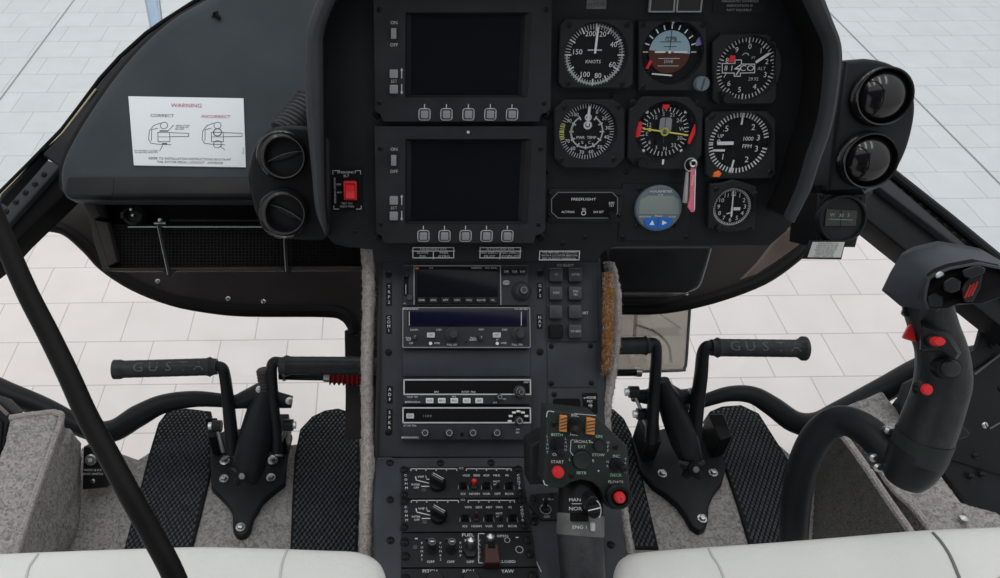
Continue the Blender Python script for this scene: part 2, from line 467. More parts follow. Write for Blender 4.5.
# left post: top face and side face
LB = camframe(35, 195, 1.10, 8)
lb = struct(MB('hood').prism(LB.poly([(-30, 238), (45, 158.5), (61, 166), (-14, 250)]), -.05, 0, .004).build('trim_3', matrix=LB.M()), 'black riveted window post on the left', 'window post')
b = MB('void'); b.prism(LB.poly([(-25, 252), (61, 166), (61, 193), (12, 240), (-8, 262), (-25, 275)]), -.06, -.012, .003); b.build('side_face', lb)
b = MB('bead'); b.tube([(*LB.at(x, y, .07), .07) for x, y in ((-8, 203), (0, 196), (30, 166), (62, 133.5), (80, 110), (96, 89))], .0014, 8); b.build('pale_bead', lb)
b = MB('rodblack'); b.tube([(*LB.at(x, y, .06), .06) for x, y in ((-10, 201), (0, 192.5), (30, 162.5), (62, 129.5), (80, 106), (100, 79), (120, 57), (146, 33.5), (164, 21), (192, 3), (230, -19))], .0030, 8); b.build('seal', lb)
LG = camframe(110, 90, 1.05, 12)
b = MB('frame'); b.prism(LG.poly([(0, 194), (30, 164), (62, 132), (80, 109), (100, 81), (120, 59), (146, 35), (164, 22), (192, 4), (230, -18), (250, -5), (200, 40), (150, 80), (110, 130), (85, 175), (62, 180), (60, 166), (42, 154), (0, 202)]), -.02, 0, .003); o = b.build('window_ledge', lb); o.matrix_local = LB.M().inverted() @ LG.M()
for x, y in ((6, 211.5), (16, 202), (25.5, 192.5), (35, 184), (44, 174.5)): screw(lb, *LB.at(x, y, 0), 0, .0042, 'frame', False, 'rivet')
screw(lb, *LB.at(54, 153, 0), .002, .005, 'frame', False, 'bolt')
# right post
RB = camframe(940, 220, 1.12, 8)
rb = struct(MB('hood').prism(RB.poly([(879, 187), (889, 178), (968, 246), (1040, 300), (1040, 322), (954, 244)]), -.05, 0, .003).build('trim_4', matrix=RB.M()), 'black riveted window post on the right', 'window post')
b = MB('rodblack'); b.prism(RB.poly([(886, 177), (895, 172), (950, 216), (1040, 290), (1040, 312), (960, 243)]), -.06, -.006, .003); b.build('rivet_strip', rb)
b = MB('frame'); b.tube([(*RB.at(x, y, 0), 0) for x, y in ((893, 173), (950, 218), (1000, 259), (1040, 291))], .006, 8); b.build('outer_bead', rb)
b = MB('black'); b.prism(RB.poly([(866, 212), (879, 187), (954, 244), (1040, 320), (1040, 350), (912, 249)]), -.06, -.014, .003); b.build('side_face', rb)
for x, y in ((897, 183), (905, 189.5), (914, 197), (923, 204), (931, 211), (939, 218), (948, 225), (957, 232.5), (966, 240)): screw(rb, *RB.at(x, y, 0), -.006, .0035, 'black', False, 'rivet')

# windshield and chin window panes
b = MB('tintpane'); WF = camframe(500, 60, 1.34, 0)
pw = WF.poly([(-120, -400), (1500, -400), (1500, 500), (1080, 340), (960, 245), (880, 190), (790, 160), (200, 160), (63, 140), (-80, 262)]); b.prism(pw, -.004, 0)
struct(b.build('window_1', smooth=False, matrix=WF.M()), 'tinted windshield pane above the dashboard', 'window')
CH = camframe(500, 330, 1.44, 0)
for i, pg in enumerate(([(-60, 300), (-60, 215), (60, 215), (110, 250), (250, 295), (370, 300), (370, 470), (-60, 470)],
                        [(600, 300), (700, 285), (800, 235), (870, 215), (990, 270), (1250, 420), (1250, 600), (1050, 500), (600, 470)])):
    b = MB('pane'); b.prism(CH.poly(pg), -.004, 0)
    struct(b.build('window_%d' % (i + 2), smooth=False, matrix=CH.M()), 'clear chin window pane beside the ' + ('left' if i == 0 else 'right') + ' pedals', 'window')

# pale blue bar seen through the windshield at the top left
b = MB('bluebar'); q0, q1 = pt(146, -30, 1.42), pt(157, 30, 1.42)
fb = world(q1)
b.tube([fb.L(q0), fb.L(q1)], .012, 12, sq=.6); b.m('steel'); b.tube([fb.L(q0) + Vector((.014, 0, .006)), fb.L(q1) + Vector((.008, 0, .004))], .005, 10)
tag(b.build('wiper_arm', matrix=fb.M()), 'pale blue metal arm outside the windshield at the top left', 'wiper')

# ================================================================== INSTRUMENT PANEL
ip = thing('instrument_panel', 'black instrument panel under a deep rounded grey hood', 'instrument panel', PAN)
b = MB('panel')
FACE = [(322, 231), (333, 244), (345, 247.5), (372, 250), (374, 263), (598, 263), (602, 254), (612, 248), (625, 246), (770, 246), (787, 232), (812, 192), (824, 150), (832, 70), (826, 20), (812, -30), (770, -60), (370, -60), (330, -30), (318, 10), (314, 120)]
b.prism(PAN.poly(FACE), -.022, 0, .003); b.build('face_plate', ip)
OUT = [(325, 237), (314.6, 213), (310.3, 173), (305.7, 127), (303.5, 95), (303, 60), (305, 30), (313, 6), (326, -25), (350, -50), (390, -62), (600, -66), (760, -62), (795, -48), (820, -22), (837, 20), (844, 39), (846, 54), (845, 68), (839, 110), (831, 140), (823.6, 160), (813, 191), (796, 224)]
INN = [(326, 231), (323.5, 205), (322.5, 165), (322, 120), (321.8, 95), (321.5, 60), (322, 35), (329, 12), (342, -12), (362, -32), (394, -43), (600, -47), (754, -43), (782, -31), (804, -10), (821, 24), (829, 42), (831, 55), (831, 68), (827, 108), (820, 137), (813, 157), (804, 187), (790, 219)]
A = spline([PAN.at(x, y, .06) for x, y in OUT], 4); Bq = spline([PAN.at(x, y, .06) for x, y in INN], 4)
rings = []
for (ax, ay), (bx, by) in zip(A, Bq):
    L = lambda t: (ax + (bx - ax) * t, ay + (by - ay) * t)
    rings.append([(ax, ay, -.02), (ax, ay, .045), (*L(.06), .053), (*L(.22), .059), (*L(.5), .061), (*L(.8), .058), (*L(.95), .052), (bx, by, .044), (bx, by, -.0005), (*L(.6), -.02)])
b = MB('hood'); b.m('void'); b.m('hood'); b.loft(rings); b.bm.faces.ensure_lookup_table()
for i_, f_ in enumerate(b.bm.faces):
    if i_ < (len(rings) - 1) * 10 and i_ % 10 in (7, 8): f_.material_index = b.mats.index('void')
b.build('hood', ip, angle=50)
# placards fixed on the panel
def placard(parent, fr, box, lines, m='black', tm='dim', border=True, split=False, w0=0, name='placard', frac=.62):
    x0, y0, x1, y1 = fr.rect(*box); cx, cy = (x0 + x1) / 2, (y0 + y1) / 2; hw, hh = abs(x1 - x0) / 2, abs(y1 - y0) / 2
    p = MB(m); p.box(-hw, -hh, hw, hh, 0, .0008); o = p.build(name, parent, smooth=False); o.location = (cx, cy, w0)
    t = MB(tm); z = .0012; s = .0011
    t.m('dim' if tm == 'dim' else tm)
    if border: t.stroke([(-hw + s, -hh + s), (hw - s, -hh + s), (hw - s, hh - s), (-hw + s, hh - s)], s, z, True)
    n = len(lines); st = 2 * hh / (n + .35)
    for i, l in enumerate(lines):
        y = hh - st * (i + .68); h = st * frac
        cells = l.split('|')
        for j, c in enumerate(cells):
            cw = 2 * hw / len(cells); vs, fs = text_mesh(c) if c else ([], [])
            if not vs: continue
            wid = (max(v.x for v in vs) - min(v.x for v in vs)) * h / .7
            t.text(c, -hw + cw * (j + .5), y, h, z, 0, min(1.3, cw * .86 / max(wid, 1e-6)))
    if split:
        y = hh - st * 1.2; t.stroke([(-hw, y), (hw, y)], s, z); t.stroke([(0, y), (0, -hh)], s, z)
    flatbuild(t, 'lettering', o); return o
placard(ip, PAN, (412, 246.5, 454.6, 258.5), ['HEADING SYS', 'SLAVE|FREE', 'DG|GYRO'], split=True)
placard(ip, PAN, (479, 246.5, 521, 258.5), ['ATTITUDE SYS', 'NAV DIRECT|NAV DIRECT', 'PILOT|COPILOT'], split=True)
placard(ip, PAN, (538.5, 250, 580, 260.5), ['THIS AIRCRAFT IS EQUIPPED', 'WITH A LOCATOR BEACON', 'SEE FLIGHT MANUAL'], m='black')
placard(ip, PAN, (586.5, 0, 606, 9), ['HYDR'], m='silver', tm='ink', border=False)
placard(ip, PAN, (713, -6, 766, 13), ['STANDBY', 'MAGNETIC COMPASS', 'INDICATION IS', 'NOT RELIABLE'], m='panel', tm='grey', border=False, frac=.5)
for bx in ((649, -16, 674.5, 12.5), (676, -16, 701.5, 12.5)):
    x0, y0, x1, y1 = PAN.rect(*bx); p = MB('grey'); c = ((x0 + x1) / 2, (y0 + y1) / 2); a, d = (x1 - x0) / 2, (y1 - y0) / 2
    p.ring(rr(-a, -d, a, d, .001), rr(-a + .0016, -d + .0016, a - .0016, d - .0016, .0008), 0, .005, .0004, .003); p.m('annun'); p.box(-a + .001, -d + .001, a - .001, d - .001, 0, .003)
    q = p.build('annunciator_light', ip); q.location = (*c, 0)
for x, y in ((355, 232), (563, 243), (585, 237), (624, 239), (686, 237), (548, 172), (626, 172), (700, 30), (612, 95), (640, 98), (703, 108)): screw(ip, *PAN.at(x, y), 0, .0028, 'black')

# ---- switch plate with the red rocker
f = PAN.sub(347, 189, 0)
t = thing('switch_plate', 'small black plate with a red rocker switch at the left of the panel', 'switch', f)
x0, y0, x1, y1 = f.rect(332.5, 169, 362, 209.5); b = MB('void'); b.box(x0, y0, x1, y1, 0, .0025, .0006, .003); b.build('plate', t)
x0, y0, x1, y1 = f.rect(343.8, 181, 356.8, 199.5, .004); cx, cy = (x0 + x1) / 2, (y0 + y1) / 2; a, d = (x1 - x0) / 2, (y1 - y0) / 2
b = MB('red'); b.ring(rr(-a, -d, a, d, .001), rr(-a * .72, -d * .78, a * .72, d * .78, .001), 0, .006, .0006, .001); q = b.build('rocker_frame', t); q.location = (cx, cy, .0025)
b = MB('red'); a2, d2 = a * .7, d * .76
b.loft([[(x, -d2, 0), (x, -d2, .0095), (x, -d2 * .2, .006), (x, 0, .0055), (x, d2 * .2, .0055), (x, d2, .004), (x, d2, 0)] for x in (-a2, a2)]); q = b.build('rocker', t, bevel=.0005); q.location = (cx, cy, .0025)
b = MB('dim'); k = f.k; z = .003
x0, y0, x1, y1 = f.rect(333.5, 170.2, 361, 208.5)
for p in ([(x0, y1 - .004), (x0, y1), (x0 + .008, y1)], [(x1, y1 - .004), (x1, y1), (x1 - .006, y1)], [(x0, y0 + .004), (x0, y0), (x0 + .006, y0)], [(x1, y0 + .004), (x1, y0), (x1 - .006, y0)]): b.stroke(p, .0006, z)
b.text('EMERGENCY', *f.at(347, 172), 2.2 * k, z, 0, 1.05); b.text('ELT', *f.at(346.5, 175.6), 2.4 * k, z)
b.text('EMERGENCY LOCATOR', *f.at(335.3, 190), 1.7 * k, z, PI / 2); b.text('ON', *f.at(339, 184), 2 * k, z); b.text('ARM', *f.at(339.5, 192), 1.8 * k, z)
b.text('TEST ON', *f.at(347, 203), 1.9 * k, z); b.text('CHECK FREQ', *f.at(347, 206), 1.7 * k, z); flatbuild(b, 'lettering', t)

# ---- display units
def mfd(y0, ybot, dy, label, inset_x):
    xl, xr = inset_x
    f = PAN.sub(462, (y0 + ybot) / 2, 0); k = f.k
    t = thing('display_unit', label, 'display', f, 'display units')
    H = .012
    P = lambda x, y, w=H: f.at(x, y, w)
    # bezel with lower ears cut, screen recess
    outer = [P(xl, y0), P(xr, y0), P(xr - 1.5, ybot - 13), P(xr - 5, ybot - 9), P(xr - 11, ybot - 7.5), P(xr - 13, ybot), P(xl + 10.5, ybot), P(xl + 8.5, ybot - 3), P(xl + 7, ybot - 7.5), P(xl + 2, ybot - 10)]
    sx0, sy0, sx1, sy1 = f.rect(405.5, 139 + dy, 529.5, 223.5 + dy, H)
    b = MB('mfd')
    # bezel body built as four bars round the screen opening plus the outline
    hole = [(sx0, sy0), (sx1, sy0), (sx1, sy1), (sx0, sy1)]
    oc = ccw(outer); xs = [p[0] for p in oc]; ys = [p[1] for p in oc]
    low = [p for p in oc]
    ymin, ymax = min(ys), max(ys)
    # lower part (polygon cut at sy0), upper, left, right
    def clip(poly, axis, val, keep_less):
        out = []
        for i in range(len(poly)):
            a, c = poly[i], poly[(i + 1) % len(poly)]
            ina = (a[axis] <= val) == keep_less; inc = (c[axis] <= val) == keep_less
            if ina: out.append(a)
            if ina != inc:
                tt = (val - a[axis]) / (c[axis] - a[axis]); out.append((a[0] + (c[0] - a[0]) * tt, a[1] + (c[1] - a[1]) * tt))
        return out
    mid = clip(clip(oc, 1, sy0, False), 1, sy1, True)
    b.prism(clip(oc, 1, sy0, True), 0, H); b.prism(clip(oc, 1, sy1, False), 0, H)
    b.prism(clip(mid, 0, sx0, True), 0, H); b.prism(clip(mid, 0, sx1, False), 0, H)
    bmesh.ops.remove_doubles(b.bm, verts=b.bm.verts, dist=1e-5)
    b.build('bezel', t, smooth=False)
    # sloped inner lip + screen
    s0, t0, s1, t1 = f.rect(411, 141 + dy, 519.5, 221.5 + dy, H - .008)
    b = MB('black'); b.loft([[(sx0, sy0, H + .0005), (sx1, sy0, H + .0005), (sx1, sy1, H + .0005), (sx0, sy1, H + .0005)], [(sx0 + .002, sy0 + .002, H - .003), (sx1 - .006, sy0 + .002, H - .003), (sx1 - .006, sy1 - .002, H - .003), (sx0 + .002, sy1 - .002, H - .003)], [(s0, t0, H - .007), (s1, t0, H - .007), (s1, t1, H - .007), (s0, t1, H - .007)]], False, False)
    b.build('screen_surround', t, smooth=False)
    b = MB('screen'); b.box(s0 - .002, t0 - .002, s1 + .002, t1 + .002, .001, H - .0072); b.build('screen', t, smooth=False)
    # soft keys
    for x in ((424.5, 446.4, 468.4, 490.3, 512) if dy < -50 else (423.4, 444.5, 465.5, 486.5, 507.3)):
        c = f.at(x, ybot - 7.2, H); r = 3.9 * k
        q = button(t, c[0] - r, c[1] - r, c[0] + r, c[1] + r, H, .004, 'key_grey')
        p = MB('dim'); R2 = 5.6 * k; p.stroke(rr(c[0] - R2, c[1] - R2, c[0] + R2, c[1] + R2, R2 * .45), 1.0 * k, H + .0006, True)
        u, v = f.at(x, ybot - 17, H); p.stroke([(u, v), (u, v - 3 * k)], .9 * k, H + .0006); flatbuild(p, 'key_outline', t)
    for yy in (200.2, 215.6):
        c = f.at(393.8, yy + dy, H); r = 4.2 * k; button(t, c[0] - r, c[1] - r, c[0] + r, c[1] + r, H, .004, 'key_grey')
    c = f.at(393.7, 160 + dy, H); button(t, c[0] - 2.6 * k, c[1] - 5 * k, c[0] + 2.6 * k, c[1] + 5 * k, H, .005, 'key_grey', 'power_switch', .0005)
    p = MB('dim'); z = H + .0006
    p.text('ON', *f.at(394, 149.3 + dy, H), 3.1 * k, z); p.text('OFF', *f.at(394, 171.5 + dy, H), 3.1 * k, z); p.text('SET', *f.at(394, 207.9 + dy, H), 3 * k, z)
    for yy, s in ((199.8, 1), (215.6, -1)):
        u, v = f.at(401.7, yy + dy, H); p.stroke([(u, v - 4.5 * k), (u, v + 4.5 * k)], .9 * k, z)
        p.flat([(u - 1.6 * k, v + s * 2.5 * k), (u + 1.6 * k, v + s * 2.5 * k), (u, v + s * 5.2 * k)], z)
    u, v = f.at(468.2, y0 + 5.5, H); p.flat(circ(u, v, 1.5 * k, 10), z); flatbuild(p, 'lettering', t)
    for x, y in ((xl + 6, ybot - 19), (xr - 8, ybot - 18.5), (xl + 6, y0 + 22), (xr - 6, y0 + 22)): screw(t, *f.at(x, y, H), H - .001, .0032, 'black')
    for x, y in ((xl + 4, ybot - 7), (xr - 5, ybot - 6)): screw(t, *f.at(x, y), 0, .0045, 'black')
    return t
mfd(-12, 121.5, -126.5, 'upper black display unit with a dark blank screen and five grey keys', (373.3, 552))
mfd(126.5, 243, 0, 'lower black display unit with a dark blank screen and five grey keys', (374.5, 546.5))

# ---- round instruments
def radial(poly, cx, cy, n=64):
    pl = ccw(poly); ang = sorted(set([round(2 * PI * i / n, 6) for i in range(n)] + [round(math.atan2(y - cy, x - cx) % (2 * PI), 6) for x, y in pl]))
    out = []
    for a in ang:
        d = Vector((math.cos(a), math.sin(a))); best = None
        for i in range(len(pl)):
            p, q = Vector(pl[i]) - Vector((cx, cy)), Vector(pl[(i + 1) % len(pl)]) - Vector((cx, cy)); e = q - p
            den = d.x * e.y - d.y * e.x
            if abs(den) < 1e-12: continue
            tt = (p.x * e.y - p.y * e.x) / den; ss = (p.x * d.y - p.y * d.x) / den
            if tt > 0 and -1e-5 <= ss <= 1 + 1e-5 and (best is None or tt < best): best = tt
        out.append((d.x * (best or .03) + cx, d.y * (best or .03) + cy))
    return ang, out
def gauge(label, cen, r, bez, name='round_gauge', cat='gauge', depth=.008, H=.010, group=None, screws=None, lip=1.07):
    """returns thing, frame centred on the dial, dial radius, dial height"""
    f = PAN.sub(cen[0], cen[1], 0); k = f.k
    t = thing(name, label, cat, f, group)
    cu, cv = f.at(cen[0], cen[1], H - depth); r = r * k
    ang, out = radial(f.poly(bez, H), cu, cv)
    hole = [(cu + r * lip * math.cos(a), cv + r * lip * math.sin(a)) for a in ang]; h2 = [(cu + r * 1.0 * math.cos(a), cv + r * 1.0 * math.sin(a)) for a in ang]
    b = MB('bezel'); bv = .0014
    o2 = inset(out, bv)
    b.loft([[(x, y, 0) for x, y in out], [(x, y, H - bv) for x, y in out], [(x, y, H) for x, y in o2], [(x, y, H) for x, y in hole], [(x, y, H - .0012) for x, y in [(cu + (p[0] - cu) * .985, cv + (p[1] - cv) * .985) for p in hole]], [(x, y, H - depth) for x, y in h2]], False, False)
    b.build('bezel', t, angle=28)
    b = MB('dial'); b.lathe([(r * 1.03, 0), (r * 1.03, H - depth), (.0001, H - depth)], cu, cv, 48); b.build('dial_face', t)
    b = MB('dialglass'); b.lathe([(r * 1.02, H - .0025), (r * 1.02, H - .0018), (.0001, H - .0018)], cu, cv, 48); b.build('glass', t)
    if screws:
        for x, y in screws: screw(t, *f.at(x, y, H), H - .0008, .0034, 'black')
    return t, f, (cu, cv), r, H - depth + .0004, k
def numbers(b, c, r, items, h, z, m='white', sx=1):
    b.m(m)
    for s, a in items:
        q = math.radians(90 - a); b.text(s, c[0] + r * math.cos(q), c[1] + r * math.sin(q), h, z, 0, sx)
def needle(parent, c, a, r0, r1, wd, z, m='white', name='needle', tip=True, hub=None):
    b = MB(m); q = math.radians(90 - a); d = Vector((math.cos(q), math.sin(q))); n = Vector((-d.y, d.x)) * wd / 2; cc = Vector(c)
    pts = [cc + d * r0 + n, cc + d * r0 - n, cc + d * (r1 - wd) - n] + ([cc + d * r1] if tip else []) + [cc + d * (r1 - wd) + n]
    b.prism([(p.x, p.y) for p in pts], z, z + .0006)
    if hub: b.m('black'); b.cyl(c[0], c[1], z, z + .0012, hub, .0003, 18)
    return b.build(name, parent, smooth=False)
chamf = lambda x0, y0, x1, y1, c, d=None: [(x0 + c, y0), (x1 - c, y0), (x1, y0 + c), (x1, y1 - (d or c)), (x1 - (d or c), y1), (x0 + (d or c), y1), (x0, y1 - (d or c)), (x0, y0 + c)]

# airspeed
t, f, c, r, z, k = gauge('round knots airspeed gauge with white needle pointing straight up', (594.4, 55), 29.6, [(566, 18.5), (629, 18.5), (634, 24), (633.5, 84), (629, 88.5), (563, 88.5), (558.5, 83), (560.5, 25)], screws=((568, 83), (622, 83.5), (569, 25), (627, 25)))
b = MB('palegreen'); b.arc(*c, r * .93, 95, 270, r * .07, z, 50); b.m('grey'); b.arc(*c, r * .93, 2, 95, r * .05, z, 30); b.m('dim')
b.dial_ticks(*c, r * .84, r * .99, r * .028, z + .0001, 0, 354, 60); b.m('white'); b.dial_ticks(*c, r * .80, r * .99, r * .05, z + .0002, 0, 330, 12)
numbers(b, c, r * .70, (('20', 19), ('40', 62), ('60', 117), ('80', 166), ('100', 204), ('200', 345)), r * .17, z + .0002, 'white')
numbers(b, c, r * .60, (('150', 279),), r * .17, z + .0002, 'white')
b.m('white'); b.text('KNOTS', c[0] - .001, c[1] - r * .22, r * .11, z); b.m('dim'); b.stroke([(c[0] - r * .22, c[1] + r * .16), (c[0] + r * .22, c[1] + r * .16)], r * .04, z); flatbuild(b, 'markings', t)
needle(t, c, 3, -r * -.05, r * .92, r * .07, z + .0012)
# attitude
OCT = lambda c, r, s=.41: [(c[0] + r * x, c[1] + r * y) for x, y in ((s, 1), (1, s), (1, -s), (s, -1), (-s, -1), (-1, -s), (-1, s), (-s, 1))]
t, f, c, r, z, k = gauge('attitude gauge with blue and brown horizon ball and a red flag', (670.5, 52.5), 29.5, [(639, 20.5), (707, 20.5), (707, 91), (639, 91)], screws=((643, 87), (703, 25), (643, 25)), lip=1.05)
b = MB('sky'); rb_ = 20.5 * k; cb = (c[0] - 1.5 * k, c[1] + .5 * k)
b.flat([(cb[0] + rb_ * math.cos(a), cb[1] + rb_ * math.sin(a)) for a in [PI * i / 24 for i in range(25)]], z + .0012)
b.m('earth'); b.flat([(cb[0] + rb_ * math.cos(a), cb[1] + rb_ * math.sin(a)) for a in [PI + PI * i / 24 for i in range(25)]], z + .0012)
q = b.build('horizon_ball', t, smooth=False)
q.data.transform(Matrix.Translation((cb[0], cb[1], 0)) @ Matrix.Rotation(math.radians(-5), 4, 'Z') @ Matrix.Translation((-cb[0], -cb[1], 0)))
b = MB('ink'); z1 = z + .0016
for i, w in enumerate((.5, .8, .4)): b.stroke([(cb[0] - rb_ * w * .6, cb[1] + rb_ * (.25 + .22 * i)), (cb[0] + rb_ * w * .6, cb[1] + rb_ * (.25 + .22 * i))], .7 * k, z1)
b.stroke([(cb[0], cb[1] - rb_), (cb[0], cb[1] + rb_)], .8 * k, z1); b.text('CLIMB', cb[0], cb[1] + rb_ * .58, 3 * k, z1)
b.m('dim'); b.text('DIVE', cb[0], cb[1] - rb_ * .45, 3 * k, z1)
for i in range(2): b.stroke([(cb[0] - rb_ * .5, cb[1] - rb_ * (.3 + .35 * i)), (cb[0] + rb_ * .5, cb[1] - rb_ * (.3 + .35 * i))], .6 * k, z1)
b.m('white'); b.dial_ticks(*cb, 22.5 * k, 26 * k, 1.2 * k, z1, -90, 90, 11)
b.stroke([(cb[0] - 25 * k, cb[1]), (cb[0] - 22 * k, cb[1])], 1.2 * k, z1); b.stroke([(cb[0] + 22 * k, cb[1]), (cb[0] + 26 * k, cb[1])], 1.2 * k, z1)
b.stroke([(cb[0] - 14 * k, cb[1]), (cb[0] - 5 * k, cb[1])], 1.6 * k, z1 + .0002); b.stroke([(cb[0] + 5 * k, cb[1]), (cb[0] + 17 * k, cb[1])], 1.6 * k, z1 + .0002); b.flat(circ(*cb, 1.5 * k, 8), z1 + .0002)
b.flat([(cb[0] + .5 * k, cb[1] + 26 * k), (cb[0] - 1.5 * k, cb[1] + 29 * k), (cb[0] + 2.5 * k, cb[1] + 29 * k)], z1); b.stroke([(cb[0] - 15 * k, cb[1] - 21 * k), (cb[0] + 4 * k, cb[1] - 22.5 * k)], 1.4 * k, z1); flatbuild(b, 'markings', t)
b = MB('red'); u, v = f.at(648.3, 64.5, .004); b.prism([(u - 3 * k, v - 4 * k), (u, v - 4.6 * k), (u + 3.6 * k, v + 3 * k), (u + 1 * k, v + 4.5 * k)], z + .0018, z + .0028, .0003); b.build('warning_flag', t)
b = MB('purple'); u, v = f.at(698.5, 42, .004); b.prism([(u - 2.5 * k, v - 4 * k), (u + 2.5 * k, v - 3 * k), (u + 3 * k, v + 1 * k), (u, v + 5 * k), (u - 2.5 * k, v + 1 * k)], z + .0018, z + .0028, .0003); b.build('warning_flag', t)
u, v = f.at(701, 83.7, .012); q = MB('lcdring'); q.lathe([(7.4 * k, 0), (7.4 * k, .006), (6.3 * k, .008), (.0001, .008)], n=24); q.m('ink'); q.stroke([(-1 * k, -5 * k), (1 * k, 5 * k)], 1.6 * k, .0084); q = q.build('caging_knob', t); q.location = (u, v, .0102)
# altimeter
t, f, c, r, z, k = gauge('altimeter with boxed drum counter and a red flag on the far right', (745.8, 68.5), 29.6, chamf(713, 33.5, 777, 104.5, 9, 5), screws=((720, 92), (771, 39)))
b = MB('white'); b.dial_ticks(*c, r * .88, r, r * .028, z, 0, 352.8, 50); b.dial_ticks(*c, r * .84, r, r * .045, z, 0, 324, 10)
numbers(b, c, r * .71, (('0', 3), ('1', 37), ('2', 72), ('3', 107), ('4', 148), ('5', 190), ('6', 226), ('7', 252), ('8', 291), ('9', 327)), r * .17, z)
X = lambda x, y: f.at(690 + x / 6.25, 20 + y / 6.25, .004)
b.stroke([X(205, 272), X(285, 272), X(285, 250), X(325, 250), X(325, 276), X(408, 276), X(408, 330), X(318, 332), X(318, 352), X(280, 352), X(280, 332), X(205, 332)], .8 * k, z, True)
b.text('8', *X(228, 303), 5 * k, z); b.text('1', *X(265, 303), 5 * k, z); b.text('CO', *X(360, 303), 5.6 * k, z, 0, 1.25); b.stroke([X(318, 282), X(285, 306), X(318, 306), X(292, 342)], 1.1 * k, z + .0001)
b.m('dim'); b.text('ALT', *X(452, 305), 3.2 * k, z); b.text('29.92', *X(400, 370), 3.2 * k, z); b.text('1013', *X(400, 380), .1 * k, z); b.arc(*X(350, 230), 3.4 * k, -60, 60, .9 * k, z, 8); b.text('FT', *X(400, 238), 2.4 * k, z); flatbuild(b, 'markings', t)
needle(t, c, 55, r * .35, r * .90, r * .085, z + .0012)
b = MB('red'); u, v = X(262, 243); b.prism([(u - 3.3 * k, v - 3.2 * k), (u + 3.2 * k, v - 3.2 * k), (u + 3.4 * k, v + 3 * k), (u - 2 * k, v + 3.6 * k)], z + .0008, z + .0016, .0003); b.build('warning_flag', t)
knob(t, *f.at(725, 98, .01), .0102, .0065, .009, 'black', 'setting_knob')
# torque / temperature gauge
t, f, c, r, z, k = gauge('round gauge with an inner ring scale and short upright pointer', (586.6, 131.6), 27.2, chamf(554.5, 99.8, 625, 168.5, 10), screws=((564.5, 107), (618.5, 106.5), (561.5, 159.5), (614, 159)))
b = MB('dim'); b.dial_ticks(*c, r * .86, r, r * .028, z, 0, 354, 60); b.m('dim'); b.arc(*c, r * .58, 30, 330, r * .05, z, 44); b.dial_ticks(*c, r * .5, r * .62, r * .05, z + .0001, 30, 330, 11)
b.m('palegreen'); b.arc(*c, r * .57, 245, 295, r * .07, z + .0002, 14); b.m('yellow'); b.dial_ticks(*c, r * .84, r, r * .03, z + .0001, 255, 285, 8)
numbers(b, c, r * .77, (('0', 25), ('20', 52), ('30', 80), ('40', 105), ('50', 137), ('60', 164), ('70', 190), ('60', 217), ('70', 243), ('90', 300), ('100', 322)), r * .13, z, 'white')
b.m('white'); b.text('PWR  TEMP', c[0], c[1] - r * .22, r * .1, z); b.text('%    C', c[0], c[1] - r * .4, r * .1, z); flatbuild(b, 'markings', t)
needle(t, c, 2, r * .2, r * .95, r * .09, z + .0012)
b = MB('white'); u, v = c[0] + .0002, c[1] + r * .52; b.stroke(circ(u, v, r * .1, 14), r * .05, z + .002, True); b.stroke(circ(u, v - r * .28, r * .12, 14), r * .06, z + .002, True); flatbuild(b, 'pointer_rings', t)
# heading situation
t, f, c, r, z, k = gauge('compass rose gauge with yellow course needle and two red side flags', (664.2, 131.5), 27.5, [(643, 96.5), (690, 97), (703.5, 110), (702, 155), (690, 170), (637, 169), (627.5, 158), (629.5, 110)], screws=((633, 102), (698, 103)), lip=1.12)
b = MB('white'); b.dial_ticks(*c, r * .76, r * .86, r * .022, z, 0, 355, 72, lambda i: i % 2 == 1); b.dial_ticks(*c, r * .74, r * .87, r * .03, z, 0, 350, 36)
numbers(b, c, r * .63, [(s, i * 30 - 8) for i, s in enumerate(('S', '21', '24', 'W', '30', '33', 'N', '3', '6', 'E', '12', '15'))], r * .14, z, 'dim')
b.m('key_grey'); b.flat(rr(c[0] - r * .2, c[1] - r * .05, c[0] + r * .24, c[1] + r * .5, r * .1), z + .0001)
b.m('void'); b.stroke([(c[0] - r * .28, c[1] - r * .5), (c[0] - r * .28, c[1] + r * .5)], r * .04, z + .0002)
b.m('ink'); b.stroke([(c[0], c[1] - r * .4), (c[0], c[1] + r * .48)], r * .03, z + .0003)
b.m('white')
for a in (-45, 45, 135, 225): q = math.radians(90 - a); b.flat(circ(c[0] + r * .98 * math.cos(q), c[1] + r * .98 * math.sin(q), r * .06, 8), z)
b.stroke([(c[0] - .0005, c[1] - r * 1.0), (c[0] - .0005, c[1] - r * 1.12)], r * .07, .0104); b.m('yellow'); b.stroke([f.at(641, 163.5, .01), f.at(641.5, 159, .01)], r * .08, .0106)
flatbuild(b, 'markings', t)
b = MB('yellow'); d = Vector((math.cos(math.radians(-8)), math.sin(math.radians(-8)))); cc = Vector(c)
b.stroke([cc - d * r * .8, cc - d * r * .14], r * .05, z + .002); b.stroke([cc + d * r * .14, cc + d * r * .85], r * .05, z + .002); b.stroke(circ(*c, r * .12, 16), r * .06, z + .002, True)
p = cc - d * r * .52; n = Vector((-d.y, d.x)); b.flat([p + n * r * .08, p - n * r * .08, p - d * r * .2], z + .002); flatbuild(b, 'course_needle', t)
Y = lambda x, y: f.at(545 + x / 6.25, 90 + y / 6.25, .006)
for pg in ([(598, 195), (607, 205), (604, 240), (592, 290), (572, 300), (562, 290), (572, 240), (582, 200)], [(938, 205), (945, 215), (940, 270), (918, 310), (908, 338), (892, 338), (895, 310), (915, 260)]):
    b = MB('red'); b.prism([Y(*p) for p in pg], z + .003, z + .0045, .0004); b.build('warning_flag', t)
